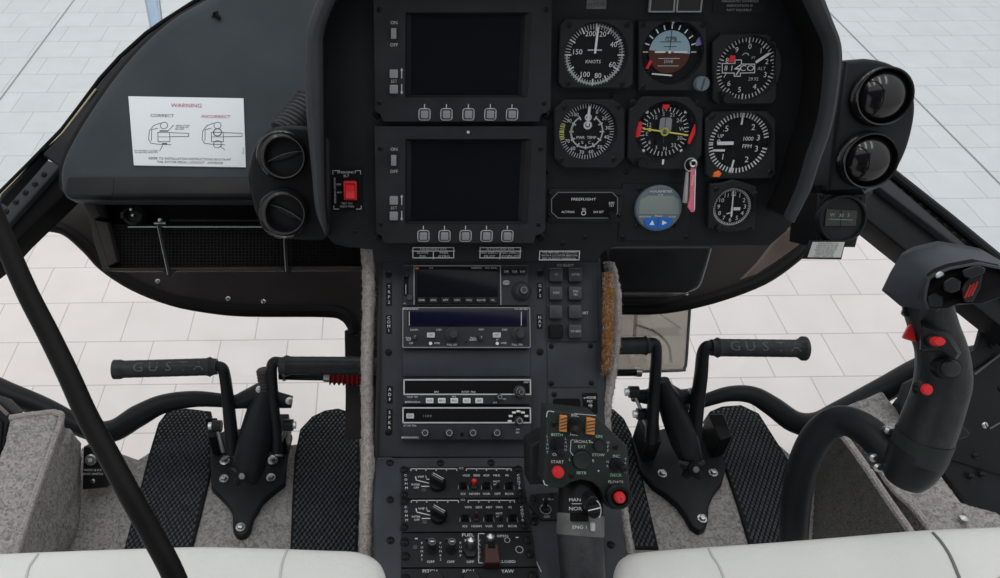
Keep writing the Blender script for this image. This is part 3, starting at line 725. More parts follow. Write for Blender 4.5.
b = MB('red'); hp = [(755, 128), (735, 108), (735, 93), (746, 87), (755, 94), (765, 87), (777, 93), (776, 108)]; b.prism([Y(*p) for p in hp], z + .003, z + .0045, .0003); b.build('lubber_mark', t)
q = knob(t, *f.at(640.5, 162, .01), .0102, .0065, .009, 'black', 'course_knob'); q = knob(t, *f.at(692, 163, .01), .0102, .0058, .008, 'black', 'heading_knob')
# climb gauge
t, f, c, r, z, k = gauge('climb gauge with one white pointer facing left and an orange flag below', (738.3, 142.8), 30, chamf(705.5, 111.5, 776, 179, 8, 5), screws=((712, 117), (770, 172)))
b = MB('white'); b.dial_ticks(*c, r * .86, r * .99, r * .045, z, -90, 78, 26); b.dial_ticks(*c, r * .86, r * .99, r * .045, z, 102, 266, 25)
b.dial_ticks(*c, r * .62, r * .99, r * .06, z + .0001, 2, 4, 1); b.dial_ticks(*c, r * .6, r * .99, r * .06, z + .0001, 188, 190, 1)
numbers(b, c, r * .66, (('.5', 314), ('2', 40), ('3', 76), ('3', 108), ('2', 148), ('1', 224), ('0', 271)), r * .19, z)
b.text('UP', c[0] - r * .62, c[1] + r * .22, r * .12, z); b.stroke([(c[0] - r * .78, c[1] - r * .25), (c[0] - r * .45, c[1] - r * .25)], r * .07, z)
b.text('1000', c[0] + r * .3, c[1] + r * .13, r * .13, z); b.text('FPM', c[0] + r * .3, c[1] - r * .12, r * .13, z); flatbuild(b, 'markings', t)
needle(t, c, 269, r * .18, r * .82, r * .11, z + .0012, tip=False)
b = MB('orange'); u, v = f.at(716.8, 173.6, .01); b.prism([(u - 4 * k, v - 3 * k), (u + 2 * k, v - 3.2 * k), (u + 4.2 * k, v), (u + 3 * k, v + 1.6 * k), (u + 1 * k, v + 3.4 * k), (u - 3.4 * k, v + 1.4 * k)], .010, .0125, .0006); b.build('warning_flag', t)
# clock
t, f, c, r, z, k = gauge('small black clock with white numerals at the lower right', (731.6, 206.8), 19.3, [(710, 184), (722, 183), (733, 179.5), (744, 182.5), (757, 187), (755, 230), (742, 231), (728, 233), (716, 231), (708.5, 228)], 'clock', 'clock', screws=((716, 189.5), (756, 194), (750, 228)))
b = MB('dim'); b.arc(*c, r * .95, 0, 360, r * .05, z, 48); b.m('white'); b.dial_ticks(*c, r * .86, r * .95, r * .04, z, 0, 354, 60); numbers(b, c, r * .68, [(str(i), i * 30) for i in range(1, 13)], r * .22, z)
b.stroke([(c[0] + r * .18, c[1] - r * .1), (c[0] + r * .38, c[1] - r * .1)], r * .16, z); b.stroke([(c[0] - r * .2, c[1] - r * .36), (c[0] + r * .02, c[1] - r * .3)], r * .06, z); flatbuild(b, 'markings', t)
needle(t, c, 357, -r * .2, r * .9, r * .06, z + .001, name='minute_hand'); needle(t, c, 178, 0, r * .55, r * .09, z + .001, name='hour_hand')
b = MB('black'); b.lathe([(r * .19, 0), (r * .19, .006), (r * .12, .008), (.0001, .008)], n=16); q = b.build('winding_knob', t); q.location = (*f.at(718, 228, .01), .0098)
# FREEFLIGHT panel
f = PAN.sub(584, 205.5, 0); k = f.k; t = thing('radar_altimeter_panel', 'wide black eight sided altitude panel with thin grey outline under the round gauges', 'control panel', f)
P8 = [(558, 192.3), (612, 192.3), (617.5, 197.5), (617.5, 213), (612, 218), (558, 218), (551.5, 212), (551.5, 199)]
x0, y0, x1, y1 = f.rect(548, 189, 621, 221.5); b = MB('bezel'); b.box(x0, y0, x1, y1, 0, .002, .0006); b.build('plate', t)
b = MB('void'); b.prism(f.poly(P8, .004), .002, .004, .0004); b.build('face', t)
b = MB('dim'); z = .0043; pp = f.poly(P8, .004); b.m('outline'); b.stroke(pp, .9 * k, z, True); b.m('white'); b.text('FREEFLIGHT', *f.at(583.5, 199.3, .004), 2.6 * k, z, 0, 1.25)
for s, x, y in (('ALT/RNG', 568, 212), ('SEL', 584, 209.3), ('DH SET', 598.5, 212), ('DIM', 611.5, 203), ('TST', 611.5, 205.7)): b.text(s, *f.at(x, y, .004), 2.2 * k, z)
b.stroke(circ(*f.at(583.6, 213, .004), 2 * k, 12), .8 * k, z, True); flatbuild(b, 'lettering', t)
knob(t, *f.at(611.5, 215.5, .004), .004, .0045, .007, 'black', 'dim_knob')
for x, y in ((550, 194), (619, 195), (550, 215.5), (619.5, 215.5)): screw(t, *f.at(x, y, .002), .002, .0026)
# round LCD timer
f = PAN.sub(657, 207.3, 0); k = f.k; t = thing('digital_timer', 'round grey digital timer with blank green screen and two blue buttons', 'timer', f)
x0, y0, x1, y1 = f.rect(620, 184, 690, 240.5); b = MB('panel'); b.box(x0, y0, x1, y1, 0, .0015, .0005); b.build('mount_plate', t)
R_ = 23 * k; b = MB('lcdring'); b.lathe([(R_, .001), (R_, .0065), (R_ * .95, .008), (.0001, .008)], 0, 0, 48); b.build('body', t)
a = 20.2 * k; b = MB('lcd'); tp = [(-a, -5.6 * k), (a, -5.6 * k)] + [(R_ * .93 * math.cos(q), R_ * .93 * math.sin(q)) for q in [math.radians(25 + i * 0) for i in range(1)]] + [(12 * k, 13 * k), (-12 * k, 13 * k)] + [(R_ * .93 * math.cos(q), R_ * .93 * math.sin(q)) for q in (math.radians(155),)]
b.prism(tp, .0078, .0084, .0003); b.build('lcd_screen', t)
for s in (-1, 1):
    b = MB('blue'); pts = [(s * .6 * k, -9 * k), (s * 12 * k, -9 * k), (s * 14.5 * k, -11.5 * k), (s * 12 * k, -17.5 * k), (s * 6 * k, -20.3 * k), (s * .6 * k, -20.8 * k)]; b.prism(pts, .0075, .0092, .0005)
    b.m('white'); u, v = s * 6 * k, -14 * k
    b.flat([(u - 2.5 * k, v - 2.2 * k), (u + 2.5 * k, v - 2.2 * k), (u, v + 3 * k)] if s < 0 else [(u - 2 * k, v + 2.5 * k), (u - 2 * k, v - 2.5 * k), (u + 3 * k, v)], .0096); b.build('button', t, smooth=False)
b = MB('white'); b.text('HOURMETER', 0, 17.3 * k, 2.2 * k, .0087, 0, 1.2); b.text('H M', 0, 14 * k, 1.8 * k, .0088); b.text('Timer', 0, -7.2 * k, 2.2 * k, .0088); b.text('UP/DOWN', -13.5 * k, -8 * k, 1.7 * k, .0088); b.text('MODE', 13.5 * k, -8 * k, 1.7 * k, .0088); flatbuild(b, 'lettering', t)
for x, y in ((638.5, 188.5), (636, 226), (675, 225), (622, 236.5), (686, 236.5)): screw(t, *f.at(x, y), .0015, .003)

# ---- keys hanging from the heading gauge
f = PAN.sub(692.5, 163, .02); k = f.k; t = thing('ignition_key', 'grey key with a pink tag hanging from a ring on the panel', 'key', f)
b = MB('steel'); b.tube([(-2 * k + 6 * k * math.cos(a), -1.5 * k + 6.5 * k * math.sin(a), .001) for a in [2 * PI * i / 24 for i in range(25)]], .0007, 8); b.build('ring', t)
b = MB('chrome'); b.tube([(3.0 * k * math.cos(a), 3.0 * k * math.sin(a), .002) for a in [2 * PI * i / 20 for i in range(21)]], .0012, 8); b.build('eyelet', t)
b = MB('pink'); b.prism([f.at(x, y) for x, y in ((690.5, 168), (695.8, 168), (694.5, 211.5), (691, 212), (687.5, 207), (689.5, 198))], -.001, .0012, .0005)
b.m('white'); b.text('REMOVE', *f.at(692.3, 180), 1.9 * k, .0016, PI / 2 - .04); b.stroke([f.at(695, 170), f.at(694, 209)], .9 * k, .0016); b.build('tag', t, smooth=False)
b = MB('steel'); b.prism([f.at(x, y) for x, y in ((686.5, 172), (689.6, 172), (689.4, 184), (688.8, 204), (683.2, 203), (684.8, 186))], -.003, -.0018, .0004); b.build('key_blade', t)
# ================================================================== DASHBOARD COVER (left)
DF = camframe(180, 120, .965, 14)
t = thing('dashboard_cover', 'dark grey vinyl dashboard cover with a rounded front edge left of the panel', 'dashboard', DF)
CURVE = spline([(330, -70), (260, -38), (215, -10), (195, 1), (170, 16), (140, 42), (113, 73), (93, 101), (76, 127), (64, 150), (59, 168), (60, 185)], 3)
OUTL = CURVE + [(62, 187), (72, 189), (330, 190), (345, 100), (345, -70)]
po = ccw(DF.poly(OUTL)); b = MB('dash')
rings = []
c0_ = DF.at(225, 95)
for d, w in ((-.002, -.05), (-.004, -.03), (-.002, -.014), (.003, -.006), (.010, -.002), (.02, 0), (.023, 0)):
    q = [(c0_[0] + (x - c0_[0]) * (1 - d / .16), c0_[1] + (y - c0_[1]) * (1 - d / .16)) for x, y in po]; rings.append([(x, y, w) for x, y in q])
cx_, cy_ = DF.at(225, 95)
for s_ in (.6, .2, .001): rings.append([(cx_ + (x - cx_) * s_, cy_ + (y - cy_) * s_, 0) for x, y in q])
b.loft(rings); b.build('cover_shell', t, angle=50)
b = MB('black'); x0, y0, x1, y1 = DF.rect(68, 178, 262, 197); b.box(x0, y0, x1, y1, -.012, .004, .003, .004); b.build('front_lip', t)
b = MB('dash'); x0, y0, x1, y1 = DF.rect(68, 178.5, 115, 197); b.m('panel'); b.box(x0, y0, x1, y1, -.01, .0047, .001, .003); b.build('lip_end_piece', t)
b = MB('void'); u, v = DF.at(216, 17); b.tube([(u - .003, v + .003, .002), (u + .002, v + .004, .004), (u + .002, v - .001, .004), (u + .006, v - .004, .002)], .0022, 8); b.stroke([(u - .004, v), (u + .004, v)], .003, .0012); b.build('cable_clip', t)
b = MB('rodblack'); b.tube([(*DF.at(x - 4.5, y - 5), -.03) for x, y in CURVE[2:]], .007, 8); b.build('edge_seal', t)
# placard
f = DF.sub(187, 132, .0012); k = f.k
t = thing('warning_placard', 'white WARNING placard with two line drawings on the grey dashboard cover', 'sign', f)
C4 = [(128.5, 96.5), (243.5, 98.5), (246, 167.5), (134, 165.5)]
b = MB('placard'); b.prism(f.poly(C4), -.001, .0008, .0002); b.build('plate', t)
W = lambda x, y: f.at(120 + x / 6.42, 85 + y / 6.42)
b = MB('redink'); z = .0011; b.text('WARNING', *W(428, 135), 4.3 * k, z, -.015, 1.05); b.text('INCORRECT', *W(617, 206), 3.2 * k, z, -.015, 1.15)
b.m('ink'); b.text('CORRECT', *W(272, 200), 3.2 * k, z, -.015, 1.15)
b.text('REFER TO INSTALLATION INSTRUCTIONS 00-0174-MT', *W(450, 478), 2.5 * k, z, -.02, .95); b.text('TAIL ROTOR PEDAL LOCKOUT  -AW00X00', *W(450, 500), 2.5 * k, z, -.02, .95)
b.text('PEDAL COVER', *W(405, 263), 1.5 * k, z); b.text('STOWED ON', *W(400, 275), 1.5 * k, z); b.text('BRACKET', *W(385, 286), 1.5 * k, z)
b.text('ROTOR PEDAL LOCKED', *W(170, 424), 1.5 * k, z); b.text('IN NEUTRAL POSITION', *W(172, 436), 1.5 * k, z); b.text('S/N 0174', *W(793, 425), 1.3 * k, z, PI / 2)
for dx, bot in ((0, 0), (343, 1)):
    Q = lambda x, y: W(x + dx, y)
    s = .55 * k
    b.stroke([Q(262, 246), Q(218, 262), Q(190, 295), Q(185, 350), Q(200, 376), Q(245, 382), Q(330, 386)], s, z)
    b.stroke([Q(244, 280), Q(205, 288), Q(203, 360)], s, z); b.stroke(circ(*Q(284, 262), 3.6 * k, 14), s, z, True)
    b.stroke([Q(320, 308), Q(442, 312)], s, z); b.stroke([Q(320, 334), Q(442, 332)], s, z); b.stroke([Q(442, 312), Q(442, 332)], s, z)
    b.stroke([Q(244, 306), Q(320, 306), Q(322, 366), Q(246, 366)], s, z, True); b.stroke([Q(244, 335), Q(320, 335)], s * .8, z)
    if bot:
        b.stroke(circ(*Q(284, 382), 4 * k, 14), s, z, True); b.stroke(circ(*Q(284, 306), 4 * k, 14), s * 1.5, z, True); b.stroke([Q(300, 395), Q(330, 418)], s, z)
    else:
        b.stroke([Q(258, 297), Q(308, 297)], s * 2, z); b.stroke([Q(310, 296), Q(345, 260)], s, z); b.stroke([Q(256, 425), Q(275, 390)], s, z); b.stroke([Q(275, 378), Q(300, 378)], s * 2, z)
flatbuild(b, 'lettering', t)

# ---- recess and net tray below the cover
TF = camframe(230, 235, .99, 0)
t = thing('storage_tray', 'black storage tray with a net and thin straps under the left dashboard', 'tray', TF)
b = MB('void'); b.prism(TF.poly([(75, 188), (345, 188), (370, 232), (125, 232), (98, 228)], -.03), -.06, -.03, .002); b.build('back_wall', t)
b = MB('shell'); b.prism(TF.poly([(82, 198), (93, 195), (101, 216), (96, 219), (104, 246), (110, 268), (372, 266), (372, 270.5), (104, 271), (95, 243), (91, 220)]), -.07, .004, .002)
b.prism(TF.poly([(92, 219.5), (108, 222), (118, 262), (106, 268)]), -.01, .003, .002); b.build('tray_frame', t)
b = MB('grille'); g = TF.poly([(106, 224), (372, 224), (372, 268), (112, 268)], -.012); b.prism(g, -.06, -.014, .001)
x0, y0, x1, y1 = TF.rect(112, 229, 372, 266, -.012)
nx = 74
for i in range(nx + 1):
    x = x0 + (x1 - x0) * i / nx; b.box(x - .0007, y0, x + .0007, y1, -.014, -.0115)
for i in range(13):
    y = y0 + (y1 - y0) * i / 12 ; b.box(x0, y - .0008, x1, y + .0008, -.014, -.011)
b.build('net', t, smooth=False)
b = MB('dim'); b.m('steel'); b.tube([(*TF.at(x, 227), .004) for x in (129, 200, 262, 372)], .0009, 6); b.build('hem_wire', t)
b = MB('black'); b.tube([(*TF.at(x, y, -.004), -.004) for x, y in ((170, 220), (260, 220.2), (372, 220))], .002, 6); b.build('rail', t)
for px in (((160, 226), (165, 250), (170.5, 275)), ((285, 226), (286, 250), (287.5, 272))):
    b = MB('black'); b.tube([(*TF.at(x, y), .006) for x, y in px], (.0024, .0024, .0024), 6); u, v = TF.at(*px[2]); b.prism([(u - .009, v + .005), (u + .009, v + .005), (u + .001, v - .004)], .002, .006, .001); b.m('key_grey'); b.tube([(*TF.at(x - .8, y), .0082) for x, y in px], .0005, 6); b.build('strap', t)
b = MB('black'); u, v = TF.at(135, 216, -.01); b.lathe([(.012, -.02), (.012, 0), (.009, .002), (.009, -.006), (.0001, -.006)], u, v, 20); b.box(u - .014, v - .004, u - .01, v + .004, -.02, .003); b.m('steel'); b.cyl(u - .001, v + .007, -.006, .004, .0016, 0, 8); b.cyl(u, v, -.006, .0, .0015, 0, 8); b.build('latch', t)
b = MB('steel'); u, v = TF.at(160, 220, .002); b.cyl(u, v, -.004, .004, .0024, .0006, 10); b.tube([(u - .007, v - .004, .002), (u + .007, v - .004, .002)], .0016, 8); b.build('clip', t)

# ================================================================== AIR VENTS
def vent_unit(label, house, d, tilt, vents, hose=None, glossy=False):
    cx = sum(p[0] for p in house) / len(house); cy = sum(p[1] for p in house) / len(house)
    f = camframe(cx, cy, d, tilt); k = f.k
    t = thing('air_vent_unit', label, 'air vent', f)
    b = MB('black' if not glossy else 'frame'); b.prism(f.poly(house), -.075, 0, .005); b.build('housing', t, angle=50)
    for (ox, oy, orr, gx, gy, gr, ang) in vents:
        c = f.at(ox, oy, .004); R1 = orr * k; R2 = gr * k; g = f.at(gx, gy, .006)
        b = MB('black' if not glossy else 'gloss'); n = 48
        rg = lambda rad, w, s: [(c[0] + (g[0] - c[0]) * s + rad * math.cos(2 * PI * i / n), c[1] + (g[1] - c[1]) * s + rad * math.sin(2 * PI * i / n), w) for i in range(n)]
        b.m('gloss_ring'); b.loft([rg(R1, -.002, 0), rg(R1, .006, 0), rg(R1 * .97, .010, 0), rg(R1 * .92, .012, .1), rg((R1 + R2) / 2, .011, .5), rg(R2 * 1.06, .0135, 1), rg(R2, .013, 1), rg(R2 * .97, -.004, 1)], False, False)
        b.build('vent_ring', t, angle=50)
        b = MB('gloss')
        if glossy:   # domed eyeball with its outlet turned to the left
            b.lathe([(R2 * math.cos(a), -.002 + R2 * .75 * math.sin(a)) for a in [PI / 2 * i / 10 * .999 for i in range(11)]], g[0], g[1], 40)
            o = b.build('eyeball', t, angle=60)
            p = MB('void'); cc = (g[0] - R2 * .56, g[1] - R2 * .1)
            pts = []
            for i in range(24):
                a = 2 * PI * i / 24; x = cc[0] + R2 * .40 * math.cos(a) * .9; y = cc[1] + R2 * .66 * math.sin(a)
                rr_ = math.hypot(x - g[0], y - g[1]) / R2; zz = -.002 + R2 * .75 * math.sqrt(max(0, 1 - min(rr_, .999) ** 2)) + .0006; pts.append((x, y, zz))
            p.face([p.V(q) for q in pts]); p.build('outlet', o, smooth=False)
            p = MB('dim')
        else:        # open barrel with a flap across it
            b.m('void'); b.lathe([(R2 * .98, -.03), (R2 * .99, .004), (R2 * .97, .004), (R2 * .9, -.02), (.0001, -.022)], g[0], g[1], 40); o = b.build('barrel', t, angle=60)
            p = MB('bezel'); q = math.radians(ang); dv = Vector((math.cos(q), math.sin(q))); nv = Vector((-dv.y, dv.x)); G = Vector(g); L = R2 * .93
            pts = [G + dv * (L * (2 * i / 14 - 1)) + nv * (R2 * .13 * (1 - (2 * i / 14 - 1) ** 2)) for i in range(15)] + [G + dv * (L * (1 - 2 * i / 14)) - nv * (R2 * .13 * (1 - (1 - 2 * i / 14) ** 2)) for i in range(1, 14)]
            p.prism([(v.x, v.y) for v in pts], -.012, .003, .001)
            p.m('emboss'); p.tube([(*(G + dv * (L * (2 * i / 14 - 1)) + nv * (R2 * .13 * (1 - (2 * i / 14 - 1) ** 2))), .003) for i in range(15)], .0005, 6); p.build('flap', t, angle=50)
    if hose:
        b = MB('knob'); P0, P1 = [f.L(pt(x, y, dd)) for x, y, dd in hose]
        n = 80; path = [P0.lerp(P1, i / n) for i in range(n + 1)]; b.tube(path, [.025 * (1 + .06 * math.cos(2 * PI * i / 8)) for i in range(n + 1)], 20); b.build('hose', t, angle=70)
    return t
vent_unit('black air vent unit with two round flap vents left of the panel', spline([(318, 128), (300, 126), (280, 126), (265, 132.5), (253.4, 148.6), (248, 173), (249.4, 189), (256, 216), (269.5, 232), (281, 238.5), (300, 240.5), (322, 241)], 3) + [(330, 236), (330, 140)], .90, -14,
          [(281.6, 155, 25, 284.5, 156.8, 19.3, 17), (283.4, 213, 26, 285.3, 213, 19, -27)], hose=((289, 138, .93), (315, 106, .94)))
vent_unit('black air vent unit with two glossy domed vents right of the panel', [(846, 61), (851, 60)] + spline([(866, 58.5), (881, 60.5), (896, 66), (906, 75), (913, 88), (916, 103), (915, 120), (910, 142), (903, 160), (893, 177), (882, 186.5), (868, 189.5)], 3) + [(829, 191), (834, 140)], .93, -14,
          [(879.5, 97, 29, 882, 96, 26.5, 0), (866, 159.5, 28.5, 868, 160.5, 26, 0)], glossy=True)

# ================================================================== STANDBY COMPASS + CARD
f = camframe(842, 222, .97, -10); k = f.k
t = thing('standby_compass', 'small black box compass below the right air vents', 'compass', f)
b = MB('black'); b.prism(f.poly([(817, 193), (868, 194), (866.5, 207), (856, 247.5), (813, 247)]), -.06, 0, .003); b.build('case', t)
c = f.at(840.5, 218.5); b = MB('frame'); b.lathe([(25 * k, -.002), (25 * k, .004), (23.5 * k, .007), (21.5 * k, .007), (20.5 * k, .003), (20.5 * k, .0025), (.0001, .0025)], c[0], c[1], 40); b.build('bezel_ring', t)
b = MB('compass'); b.prism(f.poly([(826.5, 209), (857.5, 210.5), (855.5, 226), (824.5, 226)], .004), .002, .0045, .0006); b.m('dial'); b.stroke([f.at(841, 210, .004), f.at(840, 226, .004)], .7 * k, .0048); b.m('grey'); b.stroke([f.at(829, 219, .004), f.at(852, 220, .004)], .5 * k, .0048)
b.text('W', *f.at(832, 215, .004), 3.4 * k, .005); b.text('30', *f.at(841, 215.5, .004), 3.4 * k, .005); b.text('3', *f.at(848, 215, .004), 3.4 * k, .005); o = b.build('compass_window', t, smooth=False)
b = MB('void'); b.prism(f.poly([(815, 185), (862, 186), (868, 195), (817, 194)]), -.05, -.004, .002); b.build('mount_bracket', t)
for x, y in ((821, 240), (861, 199), (852, 238), (847, 240.5), (822, 197)): screw(t, *f.at(x, y), 0, .0026)
f = camframe(824, 250, .965, -6); k = f.k
t = thing('correction_card', 'white compass correction card full of small print under the box compass', 'card', f)
b = MB('black'); b.prism(f.poly([(810, 240.5), (846, 240.5), (841.5, 259.5), (803, 259)]), -.003, 0, .0006); b.build('holder', t)
b = MB('card'); b.prism(f.poly([(812.5, 242), (844.5, 242), (840.5, 257.5), (807.5, 257.2)]), -.0005, .0006); b.m('ink')
for i in range(7):
    y = 243.6 + i * 2.1; b.text(('FOR N 030 060 E 120', 'STEER 002 031 061 092', 'FOR S 210 240 W 300', 'STEER 181 209 239 271', 'FOR 330 N 030 060', 'STEER 331 359 030', 'DATE    RADIO ON')[i], *f.at(827.8 - i * .75, y), 1.5 * k, .0009, 0, 1.05)
b.build('card_face', t, smooth=False)

# ================================================================== CENTRE CONSOLE
t = thing('center_console', 'charcoal centre console sloping down from the panel between the seats', 'console', CA)
b = MB('console'); b.prism(CA.poly([(379, 258), (601, 258), (606, 380), (612, 458), (374, 458), (376, 380)]), -.13, 0, .003); b.build('upper_body', t)
b = MB('console'); Lc = lambda px, py, z=.852: CA.L(ptz(px, py, z))
top = [ptz(x, y, .852) for x, y in ((374, 457), (612, 456), (620, 500), (632, 585), (638, 640), (372, 640), (373, 580))]; bot = [Vector((p.x, p.y, .72)) for p in top]
b.loft([[CA.L(p) for p in bot], [CA.L(p - Vector((0, 0, .003))) for p in top], [CA.L(p + (sum(top, Vector()) / 7 - p).normalized() * .003) for p in top]]); b.build('lower_body', t)
b = MB('shell'); b.tube([CA.L(pt(x, y, d)) for x, y, d in ((380.5, 262, .985), (378, 380, .965), (375.5, 458, .955))], .0022, 6); b.build('edge_strip', t)
# side skirt down to the floor
b = MB('shell'); sk = [(.0, .40), (.0, .86)]
def wp(x, y, z): return CA.L(Vector((x, y, z)))
b.loft([[wp(-.01, .36, .55), wp(-.01, .80, .55), wp(-.01, .80, .90), wp(-.01, .60, .78), wp(-.01, .36, .78)], [wp(.22, .36, .55), wp(.22, .80, .55), wp(.22, .80, .90), wp(.22, .60, .78), wp(.22, .36, .78)]]); b.build('pedestal', t)
for x, y in ((388.7, 274.5), (388.5, 352.3), (540, 273), (540, 352), (388.5, 432)): screw(t, *CA.at(x, y), 0, .0042, 'black')
b = MB('labelplate'); k = CA.k
for x, y0, y1 in ((389, 283, 306), (388.8, 315, 334), (389.8, 386, 403.5), (389.5, 409, 431), (539.8, 283, 299), (539.5, 314.5, 329)):
    x0, y0, x1, y1 = CA.rect(x - 2.8, y0, x + 2.8, y1); b = MB('labelplate'); b.box(x0, y0, x1, y1, -.001, .0006); b.build('label_plate', t, smooth=False)
b = MB('white'); z = .0010
for s, x, y, st in (('TRP2', 389, 287, 5.2), ('COM1', 388.8, 318, 4.2), ('ADF', 389.8, 389.5, 5), ('SPKR', 389.5, 412.5, 5), ('GPS', 539.8, 286, 5), ('NAV', 539.5, 317.5, 4.2)):
    u, v = CA.at(x, y); b.vtext(s, u, v, 3.0 * k, z, st * k)
o = flatbuild(b, 'lettering', t); CON = t

def unit(name, label, cat, box, fr, H=.012, m='radio', bev=.0015, w0=0, group=None):
    cx, cy = (box[0] + box[2]) / 2, (box[1] + box[3]) / 2
    f = fr.sub(cx, cy, w0); t = thing(name, label, cat, f, group)
    x0, y0, x1, y1 = f.rect(*box, H); b = MB(m); b.box(x0, y0, x1, y1, -.02, H, bev); b.build('case', t)
    return t, f, (x0, y0, x1, y1), H, f.k
def plate(t, f, box, H, m, h=.0015, name='plate', r=.001, bev=.0003):
    x0, y0, x1, y1 = f.rect(*box, H); b = MB(m); b.box(x0, y0, x1, y1, H - .004, H + h, bev, r); return b.build(name, t)
def outline(b, f, box, H, wd):
    x0, y0, x1, y1 = f.rect(*box, H); b.stroke([(x0, y0), (x1, y0), (x1, y1), (x0, y1)], wd, H + .0019, True)
# GPS navigator
t, f, R4, H, k = unit('gps_navigator', 'topmost console radio with a wide blank screen and round knob', 'radio', (403, 265, 529, 305.5), CA)
plate(t, f, (414.5, 266.5, 500, 304), H, 'black', .001, 'screen_bezel')
plate(t, f, (417, 269, 497.5, 296.7), H, 'screen', .0016, 'screen')
b = MB('grey'); z = H + .0014; x0, y0, x1, y1 = f.rect(414, 266, 500.5, 304.5, H); b.stroke([(x0, y0), (x0, y1), (x1, y1), (x1, y0)], .9 * k, z)
b.m('white'); z = H + .002; b.text('GARMIN', *f.at(476.5, 268.2, H), 1.9 * k, z); b.text('GNC 250XL', *f.at(490.8, 268.2, H), 1.6 * k, z); b.text('GPS', *f.at(431, 268.2, H), 1.6 * k, z); b.m('orange'); b.flat(circ(*f.at(417, 268.5, H), 1.9 * k, 10, 1.2 * k), z + .0002); b.m('dim'); b.text('sq', *f.at(404.5, 303.3, H), 1.7 * k, z); flatbuild(b, 'lettering', t)
for x, s in zip((421.5, 433.3, 445.3, 457, 468.8, 480.8, 492.5), ('CRSR', 'RNG', 'WPT', 'NAV', 'MSG', 'ROUTE', 'FPL')): x0, y0, x1, y1 = f.rect(x - 4.2, 297.6, x + 4.2, 303.4, H); button(t, x0, y0, x1, y1, H, .0035, 'bezel', txt=s, tm='dim', th=1.9 * k)
for x, s in zip((506, 514.2, 522.3), ('DIR', 'CLR', 'ENT')): x0, y0, x1, y1 = f.rect(x - 3.6, 269, x + 3.6, 275, H); button(t, x0, y0, x1, y1, H, .0035, 'bezel', txt=s, tm='dim', th=2 * k)
x0, y0, x1, y1 = f.rect(502.5, 280.6, 509.5, 285.2, H); button(t, x0, y0, x1, y1, H, .003, 'grey', r=2.2 * k, txt='COM', tm='ink', th=1.7 * k)
b = MB('void'); x0, y0, x1, y1 = f.rect(403.8, 270, 408.5, 296, H); b.box(x0, y0, x1, y1, H - .001, H + .0004, 0, .001); b.m('grey'); b.stroke([f.at(405.8, 285, H), f.at(405.8, 294, H)], .8 * k, H + .0008); b.build('slider_slot', t, smooth=False)
b = MB('bezel'); u, v = f.at(406.5, 273.5, H); b.box(-2.2 * k, -4 * k, 2.2 * k, 4 * k, 0, .005, .001); q = b.build('slider', t); q.location = (u, v, H)
knob(t, *f.at(409.5, 297.8, H), H, .0042, .007, 'knob', 'volume_knob')
b = MB('bezel'); u, v = f.at(521.5, 291.5, H); b.lathe([(10 * k, 0), (10 * k, .001), (9 * k, .0016), (.0001, .0016)], 0, 0, 30); q = b.build('knob_boss', t); q.location = (u, v, H)
knob(t, u, v, H + .0016, 7.2 * k, .008, 'knob', 'outer_knob'); knob(t, u + .0004, v, H + .0096, 4.6 * k, .008, 'knob', 'inner_knob', ring='grey')
# NAV/COM
t, f, R4, H, k = unit('nav_com_radio', 'second console radio with a long dark blue display above two knobs', 'radio', (402.8, 307.6, 530, 347.5), CA)
b = MB('steel'); x0, y0, x1, y1 = R4; b.ring(rr(x0 - .0006, y0 - .0006, x1 + .0006, y1 + .0006, .002), rr(x0 + .0008, y0 + .0008, x1 - .0008, y1 - .0008, .0015), H - .004, H + .0008, .0003); b.mats[0] = 'key_grey'; b.build('edge_frame', t)
plate(t, f, (407.5, 310.5, 527, 326.5), H, 'black', .0008, 'display_surround')
plate(t, f, (409, 311.3, 526, 325.5), H, 'blue_screen', .0014, 'display')
b = MB('white'); z = H + .0022; b.text('BENDIX/KING', *f.at(410.5, 309.2, H), 1.7 * k, z); b.text('KX 165 TSO', *f.at(521, 309.2, H), 1.7 * k, z)
b.m('dim'); b.stroke([f.at(521, 312, H), f.at(521, 325.5, H)], .7 * k, z); b.stroke([f.at(409.2, 312, H), f.at(409.2, 325.5, H)], .7 * k, z); b.m('white')
for s, x, y in (('COMM', 414, 330), ('STBY', 439, 330), ('NAV', 481, 329.7), ('STBY', 504.5, 330), ('OFF', 411, 343.4), ('PULL', 408.5, 338), ('TEST', 408.5, 340), ('XFER', 437, 343.3), ('PULL 25K', 452, 344.8), ('PULL', 473, 338), ('IDENT', 473, 340), ('ID', 497, 339.8), ('XFER', 503.5, 343.2), ('PULL OBS', 517, 344.8)): b.text(s, *f.at(x, y, H), 1.75 * k, z)
for x in (430.5, 497): b.flat(circ(*f.at(x, 343.5, H), 1.7 * k, 10), z + .0002)
b.m('void'); b.flat(circ(*f.at(466, 342, H), 1 * k, 8), z); flatbuild(b, 'lettering', t)
for x in (430.8, 496.6): x0, y0, x1, y1 = f.rect(x - 4, 332.6, x + 4, 337.8, H); button(t, x0, y0, x1, y1, H, .003, 'dim', txt='<>', tm='ink', th=2.3 * k)
for x in (452.4, 518.8): u, v = f.at(x, 334.5, H); knob(t, u, v, H, 6.6 * k, .007, 'knob', 'outer_knob'); knob(t, u + .0003, v, H + .007, 4.7 * k, .008, 'knob', 'inner_knob')
for x, y in ((414.5, 337.5), (480.5, 338.2)): knob(t, *f.at(x, y, H), H, 2.4 * k, .008, 'knob', 'volume_knob', line=20)
# blank cover
f = CA.sub(466, 363, 0); t = thing('blank_cover_plate', 'plain charcoal cover plate between the second and third console radios', 'cover plate', f); x0, y0, x1, y1 = f.rect(402.5, 349.5, 530, 376.5, .002); b = MB('console'); b.box(x0, y0, x1, y1, 0, .003, .0008); b.build('plate', t)
